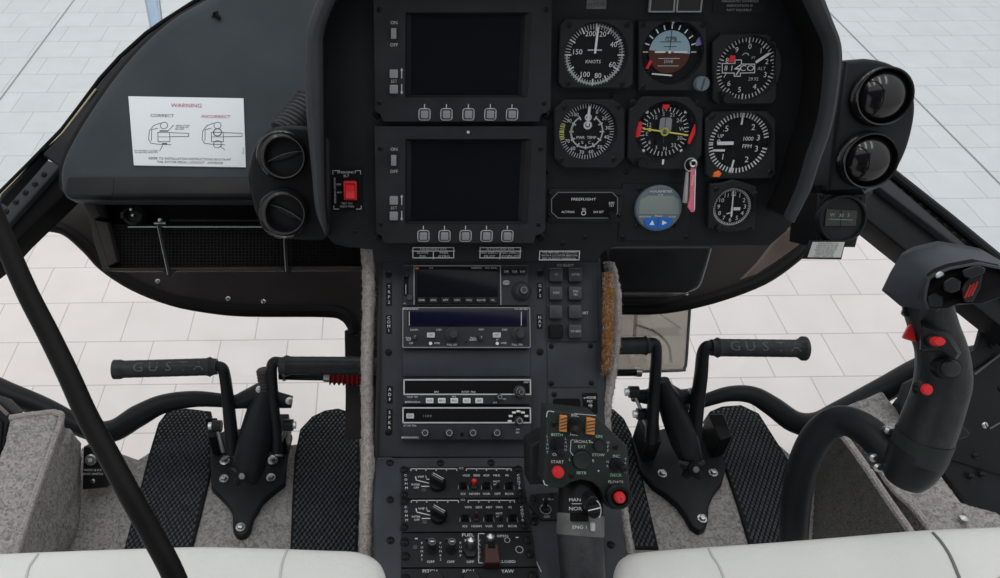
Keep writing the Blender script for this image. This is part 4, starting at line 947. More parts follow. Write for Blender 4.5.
# ADF
t, f, R4, H, k = unit('adf_receiver', 'third console radio with a white outlined black display and five small white keys', 'radio', (402.8, 378.8, 531, 404.5), CA)
plate(t, f, (403.5, 379.3, 530.6, 394.6), H, 'void', .001, 'display')
b = MB('dim'); z = H + .0014; x0, y0, x1, y1 = f.rect(404, 379.8, 530.3, 394.3, H); b.stroke([(x0, y0), (x1, y0), (x1, y1), (x0, y1)], 1.3 * k, z, True)
b.m('white'); b.text('BFO', *f.at(436.5, 392, H), 1.8 * k, z); b.text('FLT/ET  FRQ', *f.at(468.5, 392, H), 1.8 * k, z); b.text('ADF', *f.at(526, 382.3, H), 1.9 * k, z); b.text('KR 87 TSO', *f.at(412.5, 397, H), 1.6 * k, z); b.text('BENDIX/KING', *f.at(412.5, 402, H), 1.7 * k, z); b.text('FRQ', *f.at(454, 396.6, H), 1.5 * k, z); b.text('VOL', *f.at(504, 399, H), 1.6 * k, z); b.text('OFF', *f.at(495, 402.7, H), 1.5 * k, z); flatbuild(b, 'lettering', t)
for x, s in zip((429.6, 441.7, 454.2, 466.6, 479), ('ADF', 'BFO', 'FRQ', 'FLT', 'SET')): x0, y0, x1, y1 = f.rect(x - 3.8, 398, x + 3.8, 403.2, H); button(t, x0, y0, x1, y1, H, .003, 'white', txt=s, tm='ink', th=2 * k)
u, v = f.at(519.5, 391.8, H); knob(t, u, v, H, 6 * k, .007, 'knob', 'outer_knob', ring='dim'); knob(t, u, v, H + .007, 3.7 * k, .008, 'knob', 'inner_knob', ring='grey')
knob(t, *f.at(499, 396.7, H), H, 3 * k, .009, 'knob', 'volume_knob', ring='dim')
# audio selector
t, f, R4, H, k = unit('audio_selector', 'lowest console radio with four ringed knobs in a row and a dotted selector', 'radio', (402, 406.8, 531, 440), CA)
plate(t, f, (402.6, 407.3, 530.5, 422.9), H, 'void', .001, 'display')
b = MB('dim'); z = H + .0014; x0, y0, x1, y1 = f.rect(403, 407.8, 530.2, 422.6, H); b.stroke([(x0, y0), (x1, y0), (x1, y1), (x0, y1)], 1.3 * k, z, True)
b.m('white'); b.text('KT 76C TSO', *f.at(410, 425.7, H), 1.6 * k, z); b.text('BENDIX/KING', *f.at(410, 437.5, H), 1.9 * k, z); b.text('OFF', *f.at(517.5, 429.5, H), 1.6 * k, z); b.text('SBY', *f.at(517.5, 432.6, H), 1.6 * k, z)
for a in (-95, -62, -30, 0, 30, 62):
    q = math.radians(90 - a); u, v = f.at(518.4, 420.2, H); b.flat([(u + (8.8 * k) * math.cos(q) + dx * k, v + 8.8 * k * math.sin(q) + dy * k) for dx, dy in ((-1.9, -1), (1.9, -1), (1.9, 1), (-1.9, 1))], z + .0001)
b.m('grey'); b.text('1 2 0 0', *f.at(427, 416, H), 2.2 * k, z); flatbuild(b, 'lettering', t)
x0, y0, x1, y1 = f.rect(406.3, 413.4, 414, 418.4, H); button(t, x0, y0, x1, y1, H + .001, .002, 'dim', txt='IDT', tm='ink', th=2 * k)
knob(t, *f.at(518.4, 420.5, H), H, 4.2 * k, .010, 'knob', 'selector_knob', ring='dim')
for x in (424.8, 448.8, 472.4, 496.2): knob(t, *f.at(x, 432.3, H), H, 4.4 * k, .009, 'knob', 'digit_knob', ring='dim')
b = MB('void'); u, v = f.at(462, 434.5, H); b.lathe([(.0022, 0), (.0022, .001), (.0001, .001)], u, v, 10); b.build('photocell', t).location = (0, 0, H)
# annunciator keys
f = CA.sub(572, 303, 0); t = thing('annunciator_key_panel', 'narrow panel with eight square black keys in two columns on the console', 'control panel', f, None)
x0, y0, x1, y1 = f.rect(546.5, 262.5, 597.5, 341.5, .001); b = MB('console'); b.box(x0, y0, x1, y1, -.002, .0015, .0005); b.build('plate', t)
k = f.k; names = ('F/I', 'INTER', 'STBY', 'FMS|SEL', '', '', '', 'TX ADV')
i = 0
for y in (275, 293.3, 312, 331.5):
    for x in (555.8, 575.2):
        x0, y0, x1, y1 = f.rect(x - 6.8, y - 6.9, x + 6.8, y + 6.9, .006); button(t, x0, y0, x1, y1, .0015, .0075, 'knob' if i != 6 else 'grille', 'square_key', .0022, names[i] or None, 'dim', 2.1 * k); i += 1
b = MB('white'); b.text('BRT', *f.at(584.7, 313.2), 2.6 * k, .002); b.text('ICS SELECT', *f.at(565, 265.6), 2.4 * k, .002); flatbuild(b, 'lettering', t)
f = CA.sub(571.5, 365, 0); t = thing('screwed_cover_plate', 'blank square cover plate with four corner screws below the eight keys', 'cover plate', f); x0, y0, x1, y1 = f.rect(547.5, 343.5, 596.5, 387, .001); b = MB('console'); b.box(x0, y0, x1, y1, -.002, .0015, .0005); b.build('plate', t)
for x, y in ((551, 346.3), (590, 345.8), (551, 383.6), (591, 383)): screw(t, *f.at(x, y), .0014, .0032)
f = CA.sub(572, 402, 0); t = thing('toggle_panel', 'small console panel with a dark recess and one toggle below the cover plate', 'control panel', f); x0, y0, x1, y1 = f.rect(547.5, 389, 599, 420, .001); b = MB('console'); b.box(x0, y0, x1, y1, -.002, .0015, .0005)
b.m('void'); x0, y0, x1, y1 = f.rect(553, 398.5, 580.5, 416, .0015); b.box(x0, y0, x1, y1, 0, .0019, 0, .004); b.build('plate', t)
for x, y in ((554, 394.5), (584, 395)): screw(t, *f.at(x, y), .0014, .0032)
b = MB('void'); x0, y0, x1, y1 = f.rect(583, 393, 597.5, 413.5, .002); b.box(x0, y0, x1, y1, 0, .0024, .0003, .001); b.m('white'); b.text('PHONE', *f.at(589.3, 397.6), 2.6 * f.k, .0028); b.text('MIC', *f.at(589.3, 401.4), 2.4 * f.k, .0028); b.build('switch_plate', t, smooth=False)
toggle(t, *f.at(590, 408, .003), .0024, .003, .013, (-.2, .3))

# ---- panels on the flat lower console
zz = .0016
def dz(name, label, px, extra=None, group=None):
    cx = sum(p[0] for p in px) / len(px); cy = sum(p[1] for p in px) / len(px)
    f = CB.sub(cx, cy, 0); t = thing(name, label, 'control panel', f, group)
    b = MB('panel'); b.prism(f.poly(px, .003), -.004, .003, .0008); b.build('plate', t)
    return t, f, f.k
def comm(px, labelx, dx, dy, s, red):
    t, f, k = dz('intercom_panel', labelx, px)
    X = lambda x, y: f.at(395 + dx(x, y), 455 + dy(x, y), .003)
    z = .0034; v = 1.05
    b = MB('dim')
    def br(xs, xl, y):
        b.stroke([X(xl[0], y + 12), X(xl[0], y)], .9 * k, z); b.stroke([X(xl[0], y), X(xl[1], y)], .9 * k, z); b.stroke([X(xl[1], y), X(xl[1], y + 12)], .9 * k, z)
        for q in xs: b.stroke([X(q, y), X(q, y + 12)], .9 * k, z)
    br((145, 210, 280, 350), (108, 420), 95); br((555, 622, 690, 762), (485, 790), 95); b.text('ICS', *X(450, 92), 2.2 * k * v, z)
    b.m('white')
    for q, n in zip((485, 555, 622, 690, 762), ('VOX', 'SIDE', 'ADF', 'MKR', 'PS')): b.text(n, *X(q, 141), 2.3 * k * v, z)
    for q, n in zip((463, 540, 622, 697, 778), ('ICS', 'NORM', 'VOR', 'OFF', 'RCVR')): b.text(n, *X(q, 266), 2.3 * k * v, z)
    b.text('VHF 2', *X(185, 150), 2.4 * k * v, z); b.text('INTER', *X(140, 203), 2.1 * k * v, z); b.text('OFF', *X(145, 224), 2.1 * k * v, z); b.text('HOT', *X(690, 182), 2.1 * k * v, z); b.text('MIC', *X(688, 203), 2.1 * k * v, z)
    b.stroke([X(140, 150), X(145, 172), X(228, 192)], .9 * k, z); b.stroke([X(180, 214), X(232, 214)], .9 * k, z); b.stroke([X(215, 165), X(245, 168)], .9 * k, z)
    if not red: b.text('N/A', *X(540, 205), 2.2 * k * v, z)
    for st, x0 in (('COMM', 72), ('CONTR', 838)):
        for i, ch in enumerate(st): b.text(ch, *X(x0 + i * 2, 140 + i * (86 / (len(st) - 1))), 2.5 * k * v, z)
    flatbuild(b, 'lettering', t)
    # big selector
    u, w_ = X(288, 205); q = MB('black'); r = 8.2 * k; q.lathe([(r, 0), (r, .004), (r * .93, .006), (r * .9, .006)], 0, 0, 28)
    q.loft([[(-.009, -.0042, zq), (.009, -.0042, zq), (.009, .0042, zq), (-.009, .0042, zq)] for zq in (.005, .0165)] + [[(-.008, -.0034, .0175), (.008, -.0034, .0175), (.008, .0034, .0175), (-.008, .0034, .0175)]])
    q.m('dim'); q.stroke([(-.007, .0012), (.007, .0012)], .0009, .0178); q.stroke([(-.007, -.0012), (.007, -.0012)], .0005, .0178); o = q.build('selector_knob', t, bevel=.0005); o.location = (u, w_, .003); o.rotation_euler = (0, 0, math.radians(-33))
    q = MB('knob'); u, w_ = X(197, 238); q.lathe([(2.6 * k, 0), (2.6 * k, .001), (.0001, .0012)], n=12); o = q.build('lamp_jewel', t); o.location = (u, w_, .003)
    for q_, big in ((463, 1), (537, 0), (620, 1), (695, 2), (775, 1)):
        u, w_ = X(q_, 215)
        if big == 0: toggle(t, u, w_, .003, .0034 if red else .0028, .010, (0, .3), 'red' if red else 'dred')
        elif big == 2: toggle(t, u, w_, .003, .002, .009, (0, -.3), 'black')
        else:
            p = MB('black'); p.loft([[(-.0042, -.004, 0), (.0042, -.004, 0), (.0042, .004, 0), (-.0042, .004, 0)], [(-.0022, -.003, .006), (.0022, -.003, .006), (.0022, .003, .006), (-.0022, .003, .006)], [(-.004, -.0015, .012), (.004, -.0015, .012), (.004, .005, .012), (-.004, .005, .012)]])
            p.m('grey'); p.stroke([(-.006, -.004), (-.0055, .001)], .0006, .0006); p.stroke([(.006, -.004), (.0055, .001)], .0006, .0006)
            o = p.build('rocker_switch', t, bevel=.0006); o.location = (u, w_, .003)
    for x, y in ((62, 100), (62, 270), (838, 95), (858, 262)): screw(t, *X(x, y), .003, .0045)
    return t
comm([(401.6, 467), (522, 466), (526.5, 497.5), (401.6, 498.5)], 'upper intercom panel with a bright red toggle on the lower console', lambda x, y: x / 6.8, lambda x, y: y / 6.8, 1, True)
comm([(401.6, 499.5), (526.8, 498.5), (531.5, 531), (401.6, 532)], 'second intercom panel with a dark toggle just above the FUEL panel', lambda x, y: x / 6.8 * 1.028 - .1, lambda x, y: (y / 6.8 - 13.6) * 1.03 + 45.2, 1, False)
for x, y in ((390, 463), (440.5, 463.3), (491, 463), (390, 500), (390.5, 540.5), (611, 545), (534.5, 522.5)):
    o = screw(CON, 0, 0, 0, .0045); m_ = Fr(CB.P(*CB.at(x, y), 0), CB.U, CB.V).M(); o.matrix_local = CA.M().inverted() @ m_
# FUEL
t, f, k = dz('fuel_panel', 'FUEL panel with two round knobs and a red guarded valve switch', [(401.4, 533), (531.8, 532), (537.5, 566.5), (401.3, 567.5)])
X = lambda x, y: f.at(370 + x / 5.263, 500 + y / 5.263, .003); z = .0034
b = MB('white'); v = 1.05
b.text('FUEL', *X(515, 186), 3.2 * k * v, z, 0, 1.2); b.text('OPEN', *X(697, 191), 2.5 * k * v, z, 0, 1.2); b.text('CLOSED', *X(722, 326), 2.5 * k * v, z, 0, 1.2)
for x in (320, 425, 528): b.text('OFF', *X(x, 327), 2.4 * k * v, z, 0, 1.2)
for x in (273, 371, 476):
    for i, ch in enumerate('PUMP'): b.text(ch, *X(x, 228 + i * 22), 2.3 * k * v, z)
for i, ch in enumerate('VALVE'): b.text(ch, *X(576, 215 + i * 21), 2.3 * k * v, z)
b.text('1', *X(273, 314), 2.3 * k * v, z); b.text('2', *X(371, 314), 2.3 * k * v, z); b.text('B', *X(503, 214), 2.3 * k * v, z)
b.m('dim'); b.stroke([X(600, 178), X(570, 178), X(572, 332), X(592, 332)], .9 * k, z); b.stroke([X(240, 204), X(248, 204)], 1.4 * k, z); b.stroke([X(770, 198), X(778, 198)], 1.4 * k, z)
b.stroke(circ(*X(722, 212), 2.7 * k, 12), .7 * k, z, True); b.stroke(circ(*X(786, 262), 3.6 * k, 12), .8 * k, z, True); b.stroke([X(878, 320), X(902, 372)], .7 * k, z - .0026); flatbuild(b, 'lettering', t)
for x in (325, 428):
    u, w_ = X(x, 262); q = MB('rubber'); q.lathe([(5.4 * k, 0), (5 * k, .004), (4.3 * k, .006), (4.3 * k, .012), (4.8 * k, .013), (4.8 * k, .016), (4 * k, .0175), (.0001, .0175)], n=24); q.m('grey'); q.arc(0, 0, 3.4 * k, 0, 360, .9 * k, .0178, 20); q.m('steel'); q.stroke([(-1.4 * k, 0), (1.4 * k, 0)], 1.4 * k, .0179); q.m('rubber'); q.box(-6 * k, 3 * k, -2 * k, 5 * k, .010, .016, .0006); o = q.build('pump_switch', t); o.location = (u, w_, .003)
toggle(t, *X(528, 275), .003, .0055, .019, (0, .3), 'steel'); 
q = MB('dred'); u, w_ = X(636, 300); q.loft([[(-.009, -.014, 0), (.009, -.014, 0), (.009, .006, 0), (-.009, .006, 0)], [(-.0085, -.013, .011), (.0085, -.013, .011), (.007, .007, .016), (-.007, .007, .016)]]); q.m('void'); q.box(-.004, .002, .004, .009, .006, .0165); o = q.build('switch_guard', t, bevel=.001); o.location = (u, w_, .003)
toggle(t, u - .0006, w_ + .009, .003, .0055, .021, (0, .25), 'steel')
q = MB('knob'); q.lathe([(2.4 * k, 0), (2.4 * k, .001), (.0001, .0012)], n=12); o = q.build('lamp_jewel', t); o.location = (*X(238, 250), .003)
for x, y in ((183, 222), (187, 297), (832, 212), (842, 286)): screw(t, *X(x, y), .003, .005)
# TRIM
t, f, k = dz('trim_panel', 'PITCH ROLL YAW trim panel at the bottom edge of the console', [(401.3, 568.5), (537.8, 567.5), (543, 605), (401, 606)])
b = MB('white'); 
for s, x in (('PITCH', 430), ('ROLL', 469), ('YAW', 507.5)): b.text(s, *f.at(x, 571.5, .003), 2.7 * k * 1.25, .0034, 0, 1.15)
flatbuild(b, 'lettering', t)
for x in (434.5, 471): knob(t, *f.at(x, 584, .003), .003, .0105, .012, 'black', 'trim_knob')
for x, y in ((405.5, 579), (533, 576)): screw(t, *f.at(x, y, .003), .003, .0055)
# little switch plate beside the collective
t, f, k = dz('idle_switch_plate', 'small black plate with one toggle beside the collective', [(531, 494), (560, 492), (560, 519.5), (541, 519.5), (529, 505)])
b = MB('dim'); b.text('OPEN', *f.at(548, 499.5, .003), 2.5 * k, .0034, .1, 1.2); b.text('OFF', *f.at(547, 517, .003), 2.5 * k, .0034); flatbuild(b, 'lettering', t)
q = MB('steel'); q.m('dim'); q.arc(0, 0, .0062, 30, 330, .0011, .0006, 20); o = q.build('switch_ring', t); o.location = (*f.at(545.5, 509.5, .003), .003)
toggle(t, *f.at(545.5, 509.5, .003), .003, .0032, .014, (0, .4), 'black')
for x, y in ((552, 496.5), (535, 499), (534, 516)): screw(t, *f.at(x, y, .003), .003 if x > 535 else .003, .0036)
# ================================================================== COCKPIT FLOOR
FZ = .55
fw = world((.09, .7, FZ))
def fl(px, z=FZ): return [tuple((ptz(x, y, z) - fw.o)[:2]) for x, y in px]
b = MB('carpet'); b.prism(fl([(40, 640), (60, 480), (82, 447), (110, 449), (138, 459), (165, 442), (215, 442), (292, 444), (345, 438), (375, 440), (600, 440), (640, 442), (700, 436), (720, 440), (770, 436), (792, 455), (822, 446), (850, 450), (910, 640)]), -.03, 0, .004)
cf = tag(b.build('carpet', matrix=fw.M()), 'grey carpet on the cockpit floor around both pairs of pedals', 'carpet')
def tread(label, px, z=.556):
    cx = sum(p[0] for p in px) / len(px); cy = sum(p[1] for p in px) / len(px)
    f = world(ptz(cx, cy, z)); L = lambda x, y: tuple((ptz(x, y, z) - f.o)[:2])
    po = ccw([L(*p) for p in px]); b = MB('dial'); b.prism(po, -.008, 0, .002)
    def inside(x, y):
        c = False
        for i in range(len(po)):
            (x1, y1), (x2, y2) = po[i], po[i - 1]
            if (y1 > y) != (y2 > y) and x < (x2 - x1) * (y - y1) / (y2 - y1) + x1: c = not c
        return c
    s = .0076; xs = [p[0] for p in po]; ys = [p[1] for p in po]; row = 0; y = min(ys); b.m('tread')
    while y < max(ys):
        x = min(xs) + (s * .5 if row % 2 else 0)
        while x < max(xs):
            if inside(x - s * .5, y - s * .5) and inside(x + s * .5, y + s * .5) and inside(x - s * .5, y + s * .5) and inside(x + s * .5, y - s * .5):
                a, c = s * .40, s * .62
                v = [b.V((x - a * .9, y - c * .5, .0004)), b.V((x + a * .3, y - c * .7, .0004)), b.V((x + a * .9, y + c * .5, .0004)), b.V((x - a * .3, y + c * .7, .0004))]
                w = [b.V((x - a * .35, y - c * .2, .0024)), b.V((x + a * .1, y - c * .28, .0024)), b.V((x + a * .35, y + c * .2, .0024)), b.V((x - a * .1, y + c * .28, .0024))]
                for i in range(4): b.face((v[i], v[(i + 1) % 4], w[(i + 1) % 4], w[i]))
                b.face(w)
            x += s
        y += s * .80; row += 1
    o = b.build('tread_plate', matrix=f.M(), smooth=False); tag(o, label, 'tread plate', 'black studded tread plates under the pedals')
    return o
M['boot'] = mat('boot_grey', (.06, .054, .05), .7, bump=.4, bscale=300)
M['tread'] = mat('tread_rubber', (.058, .066, .078), .3, spec=.6, bump=.1, bscale=500, var=.3, vscale=90)
T = [('black studded tread plate left of the left pedal base', [(123, 552), (137, 500), (148, 456), (158, 423), (167, 411), (186, 408), (211, 411), (214, 425), (211, 471), (202, 510), (191, 552)], ((150, 462), (200, 461.5))),
     ('black studded tread plate between the left pedal base and the console', [(290, 556), (292, 500), (294.5, 456), (300, 429), (312, 416), (325, 410), (338, 408), (351, 412), (359, 428), (360, 470), (357, 556)], ((304.5, 461), (351.5, 461))),
     ('narrow black tread plate between the console and the right pedal base', [(600, 405), (614, 409), (624, 418), (632, 434), (641, 470), (659, 548), (620, 548), (606, 470)], ()),
     ('black studded tread plate right of the right pedal base', [(704, 420), (710, 411), (722, 406), (741, 404.5), (759, 413), (773, 435), (789, 460), (800, 500), (806, 545), (750, 545), (738, 505), (724, 463)], ((731, 460),))]
for lb_, px, sc in T: o = tread(lb_, px)
# small wall clip / foot switch on the left
f = world(ptz(93, 485, .58)); t = thing('foot_switch', 'black foot switch block with a round silver button beside the left carpeted wall', 'switch', f)
L = lambda x, y, z=.58: tuple(ptz(x, y, z) - f.o)
fs = camframe(94, 470, 1.235, 0); t.matrix_world = fs.M(); k = fs.k
b = MB('black'); b.prism(fs.poly([(83, 447), (101, 446), (104, 462), (106, 488), (82, 490)]), -.03, 0, .003); b.build('block', t)
b = MB('steel'); u, v = fs.at(91.5, 459.5); b.lathe([(5.8 * k, 0), (5.8 * k, .004), (4.6 * k, .006), (3.4 * k, .006), (3.2 * k, .004), (.0001, .004)], u, v, 20); b.m('dim'); b.cyl(u, v, .004, .0065, 2 * k, .0004, 12); b.build('button', t)
b = MB('white'); b.text('RADIO & ICS', *fs.at(93, 470), 2.1 * k, .0006); b.text('FOOT SWITCH', *fs.at(93, 474), 2.1 * k, .0006); flatbuild(b, 'lettering', t)
for x, y in ((94, 449), (93, 481)): screw(t, *fs.at(x, y), 0, .0035, 'steel')

# ================================================================== PEDALS
def pedal_set(tagw, base, bolts, col, cross, pedals, links, nut):
    f = world(ptz(base[0][0], base[0][1], .56)); cx = sum(p[0] for p in base) / len(base); cy = sum(p[1] for p in base) / len(base)
    f = world(ptz(cx, cy, FZ)); L = lambda x, y, z: ptz(x, y, z) - f.o; Q = lambda x, y, d: f.L(pt(x, y, d))
    t = thing('pedal_mount', 'black %s pedal base bolted to the carpet with an upright column' % tagw, 'pedal base', f)
    b = MB('frame'); z1 = .564; b.prism([tuple(L(x, y, z1)[:2]) for x, y in base], .001, z1 - FZ, .004); b.build('base_plate', t)
    # raised keel on the plate and the side cheeks
    for px in nut['cheeks']:
        b = MB('black'); b.loft([[L(x, y, .565) for x, y in px], [L(x, y, .565) + Vector((0, 0, .05)) for x, y in px]]); b.build('cheek_bracket', t, bevel=.002)
    for x, y, big in bolts:
        p = L(x, y, z1); q = MB('steel')
        if big: q.lathe([(.0085, 0), (.0085, .003), (.006, .004), (.0045, .004), (.0042, .0105), (.0001, .011)], 0, 0, 14); q.box(.003, .006, .017, .009, .003, .006, .001)
        else: q.lathe([(.0075, 0), (.0075, .0018), (.0055, .002)], 0, 0, 16); q.cyl(0, 0, .002, .007, .0052, .001, 6)
        o = q.build('bolt', t); o.location = p
    pts = [Q(*c[:3]) for c in col]; b = MB('frame'); b.tube(spline([tuple(p) for p in pts], 4), [r for r in [x for c, d in zip(col, col[1:]) for x in [c[3] + (d[3] - c[3]) * i / 4 for i in range(4)]] + [col[-1][3]]], 18); b.build('column', t)
    b = MB('black'); p = Q(*nut['hub'])
    for i in range(5):
        a = 2 * PI * i / 5 + .3; dv = AR * math.cos(a) - AD * math.sin(a); b.tube([p, p + dv * .012, p + dv * .020], [.008, .008, .005], 8)
    b.lathe([(.010, -.01), (.010, .012), (.0001, .013)], 0, 0, 12, xf=lambda x, y, z: p + AR * x - AD * y - AF * z); b.m('steel'); b.lathe([(.005, .012), (.005, .017), (.0001, .0172)], 0, 0, 6, xf=lambda x, y, z: p + AR * x - AD * y - AF * z); b.build('star_knob', t)
    b = MB('frame'); cp = [Q(*c[:3]) for c in cross]; b.tube(cp, [c[3] for c in cross], 12, sq=.7)
    for c in nut['crossbolts']: b.m('steel'); p = Q(*c); b.lathe([(.0055, 0), (.0055, .006), (.003, .007), (.0001, .007)], 0, 0, 10, xf=lambda x, y, z: p + AR * x - AD * y - AF * z)
    b.build('crank_lever', t)
    if nut.get('boot'):
        b = MB('steel'); p0, p1 = Q(*nut['boot'][0]), Q(*nut['boot'][1]); b.mats[0] = 'boot'; b.tube([p0.lerp(p1, i / 30) for i in range(31)], [.0105 + .0016 * math.cos(i * 1.6) for i in range(31)], 14); b.build('threaded_boot', t)
    for lk in links:
        b = MB('steel'); b.tube([Q(*lk[0]), Q(*lk[1])], .0028, 8); b.m('frame'); b.lathe([(.009, -.006), (.009, .008), (.0001, .008)], 0, 0, 16, xf=lambda x, y, z: Q(*lk[0]) + AR * z + AF * x - AD * y); b.m('steel'); b.lathe([(.0058, .006), (.0058, .012), (.0001, .012)], 0, 0, 8, xf=lambda x, y, z: Q(*lk[0]) + AR * z * lk[2] + AF * x - AD * y); b.build('link_rod', t)
    for g in pedals:
        arm = [Q(*c) for c in g['arm']]; ft = world(f.o + arm[-1]); tp = thing('rudder_pedal', g['label'], 'pedal', ft)
        b = MB('frame'); off = arm[-1]; path = spline([tuple(a - off) for a in arm], 5); n = len(path)
        b.tube(path, [(.0062 + .0035 * i / (n - 1), .0075 + .005 * i / (n - 1)) for i in range(n)], 14); b.build('arm', tp)
        a0, a1 = Q(*g['grip'][0]) - off, Q(*g['grip'][1]) - off; d = (a1 - a0); n = 30; b = MB('rubber')
        r = g.get('r', .0128); pr = []
        for i in range(n + 1):
            s_ = i / n; q = r * (1 + .012 * math.sin(i * 2.3))
            if g.get('flange') and s_ > .945: q = r * g['flange']
            elif g.get('flange') and s_ > .9: q = r * 1.12
            elif s_ < .035: q = r * .93
            elif s_ < .075: q = r * 1.16
            pr.append(q)
        b.tube([a0 + d * i / n for i in range(n + 1)], pr, 22)
        b.m('emboss')
        if g.get('text'):
            e = -1 if d.x < 0 else 1; tf = MB('key_grey'); th = .0135; L_ = d.length
            s0, s1 = g['span']
            for i, ch in enumerate(g['text']):
                vs, fs_ = text_mesh(ch); s_ = s0 + (s1 - s0) * i / (len(g['text']) - 1); base_p = a0 + d * s_; kk = th / .7; bv = []
                w = max(v.x for v in vs) - min(v.x for v in vs)
                Un = d.normalized() * e; Wn = (-AF * .93 + Vector((0, 0, .37))); Wn = (Wn - Un * Wn.dot(Un)).normalized(); Vn = Wn.cross(Un)
                for v in vs:
                    a = v.y * kk * 1.0 / r; bv.append(b.V(base_p + Un * (v.x * kk * 1.15) + Vn * (r * 1.035 * math.sin(a)) + Wn * (r * 1.035 * math.cos(a))))
                for q in fs_: b.face([bv[j] for j in q])
        b.build('foot_grip', tp)
    return t
pedal_set('left', [(209, 436), (211, 487), (217, 493), (226, 502), (232, 511), (233, 530), (236, 534.5), (240.5, 536), (246, 534), (250, 529), (253, 517), (263, 500), (271, 493), (285, 482), (287, 455), (292, 434), (270, 428), (230, 428)],
          [(225, 461.5, 1), (273, 461, 1), (224, 479, 0), (271, 478, 0), (240.7, 527.5, 0)],
          [(247, 480, 1.20, .020), (250, 462, 1.195, .026), (256, 436, 1.19, .026), (261, 412, 1.185, .022), (264.5, 398, 1.18, .0165), (266, 384, 1.175, .012), (264.5, 371, 1.17, .009)],
          [(226, 404, 1.19, .0075), (240, 401, 1.19, .011), (262, 392, 1.188, .016), (276, 400, 1.19, .012), (292, 402, 1.19, .0085)],
          [dict(label='left pedal of the left pair with a long grip pointing left', arm=[(214, 366, 1.15), (221, 367, 1.152), (224.5, 374, 1.155), (228, 400, 1.175), (231, 430, 1.19), (234, 452, 1.205)], grip=[(217, 366.5, 1.15), (114, 369.5, 1.15)], text='ATSUG', span=(.16, .74), flange=1.12),
           dict(label='right pedal of the left pair with its grip reaching behind the console', arm=[(282, 363, 1.15), (274.5, 362, 1.15), (271.5, 370, 1.152), (273, 400, 1.172), (275, 430, 1.19), (275.5, 450, 1.203)], grip=[(279, 365.5, 1.15), (392, 366, 1.15)], r=.0135)],
          [((216.5, 426, 1.20), (223, 452, 1.215), -1), ((288, 425, 1.20), (276, 452, 1.215), 1)],
          dict(cheeks=[[(209, 436), (222, 436), (221, 455), (213, 455)], [(277, 432), (292, 432), (288, 455), (281, 455)]], hub=(244, 473.5, 1.185), boot=((267, 391, 1.175), (263.5, 369, 1.165)), crossbolts=[(260, 389, 1.172), (289.5, 400.5, 1.18)]))
pedal_set('right', [(632, 437), (640, 469), (647, 478), (654, 486), (666, 494), (677, 503), (685, 514), (692, 526), (700, 531), (706, 528), (708.5, 520), (709, 507), (714, 494), (722, 484), (727, 466), (720, 448), (712, 430), (670, 426)],
          [(662, 474, 0), (713, 473, 0), (702, 519, 0)],
          [(694, 470, 1.20, .014), (690, 456, 1.195, .018), (684, 440, 1.19, .021), (676, 418, 1.185, .021), (669, 400, 1.18, .018), (665, 388, 1.175, .012), (663, 380, 1.17, .009)],
          [(632, 396, 1.19, .0075), (648, 397, 1.19, .011), (664, 391, 1.188, .016), (680, 398, 1.19, .012), (697, 394, 1.19, .0085)],
          [dict(label='left pedal of the right pair with its grip reaching behind the console', arm=[(646, 344, 1.13), (653.5, 343, 1.13), (656.5, 350, 1.133), (655, 380, 1.155), (653, 410, 1.175), (651.5, 440, 1.2)], grip=[(650, 345.5, 1.13), (585, 346.5, 1.13)], r=.0125),
           dict(label='right pedal of the right pair with a long flanged grip pointing right', arm=[(716, 347, 1.13), (707.5, 346, 1.13), (703, 354, 1.134), (701, 375, 1.15), (697, 405, 1.172), (693.5, 440, 1.2)], grip=[(711, 347.5, 1.13), (805, 348.5, 1.13)], text='GUSTA', span=(.22, .86), flange=1.38)],
          [((633, 392, 1.17), (642, 412, 1.19), -1), ((641, 414, 1.19), (648, 430, 1.2), -1)],
          dict(cheeks=[[(632, 437), (652, 437), (655, 460), (642, 462)], [(700, 432), (716, 432), (724, 455), (712, 458)]], hub=(692, 467, 1.185), crossbolts=[(633, 391.5, 1.175), (665, 384.5, 1.172), (691, 391, 1.18)]))
# red bellows on a rod behind the left pedals
f = camframe(330, 376, 1.22); t = thing('bellows_rod', 'black push rod with a red ribbed bellows beside the console', 'push rod', f); Q = lambda x, y, d: f.L(pt(x, y, d))
b = MB('frame'); b.tube([Q(279, 375, 1.22), Q(330, 376, 1.22)], .0075, 14); b.build('rod', t)
b = MB('steel'); b.tube([Q(283, 375, 1.22), Q(286, 375, 1.22)], .0095, 12); b.tube([Q(324, 375.5, 1.22), Q(331, 375.8, 1.22)], .010, 12); b.build('clamp', t)
b = MB('bellows'); p0, p1 = Q(330, 376.5, 1.22), Q(372, 378, 1.22); n = 90; b.tube([p0.lerp(p1, i / n) for i in range(n + 1)], [.0115 + .0022 * math.cos(i / n * 2 * PI * 9) for i in range(n + 1)], 20); b.build('bellows', t)
# short rod on the right
f = camframe(620, 373, 1.2); b = MB('frame'); Q = lambda x, y, d: f.L(pt(x, y, d)); b.tube([Q(585, 373, 1.2), Q(639, 372.5, 1.2)], .0055, 12); b.m('steel'); b.tube([Q(636, 372.5, 1.2), Q(641, 372.5, 1.2)], .0068, 12)
tag(b.build('push_rod', matrix=f.M()), 'short black rod with a silver tip right of the console below the pedal grip', 'push rod')
# black post between console and left pedals
f = camframe(362, 400, 1.22); b = MB('shell'); b.prism(f.poly([(344.5, 331), (356, 330), (385, 340), (385, 440), (345, 440), (345.5, 395)]), -.04, 0, .002)
o = struct(b.build('trim_5', matrix=f.M()), 'dark post beside the left of the console', 'post')
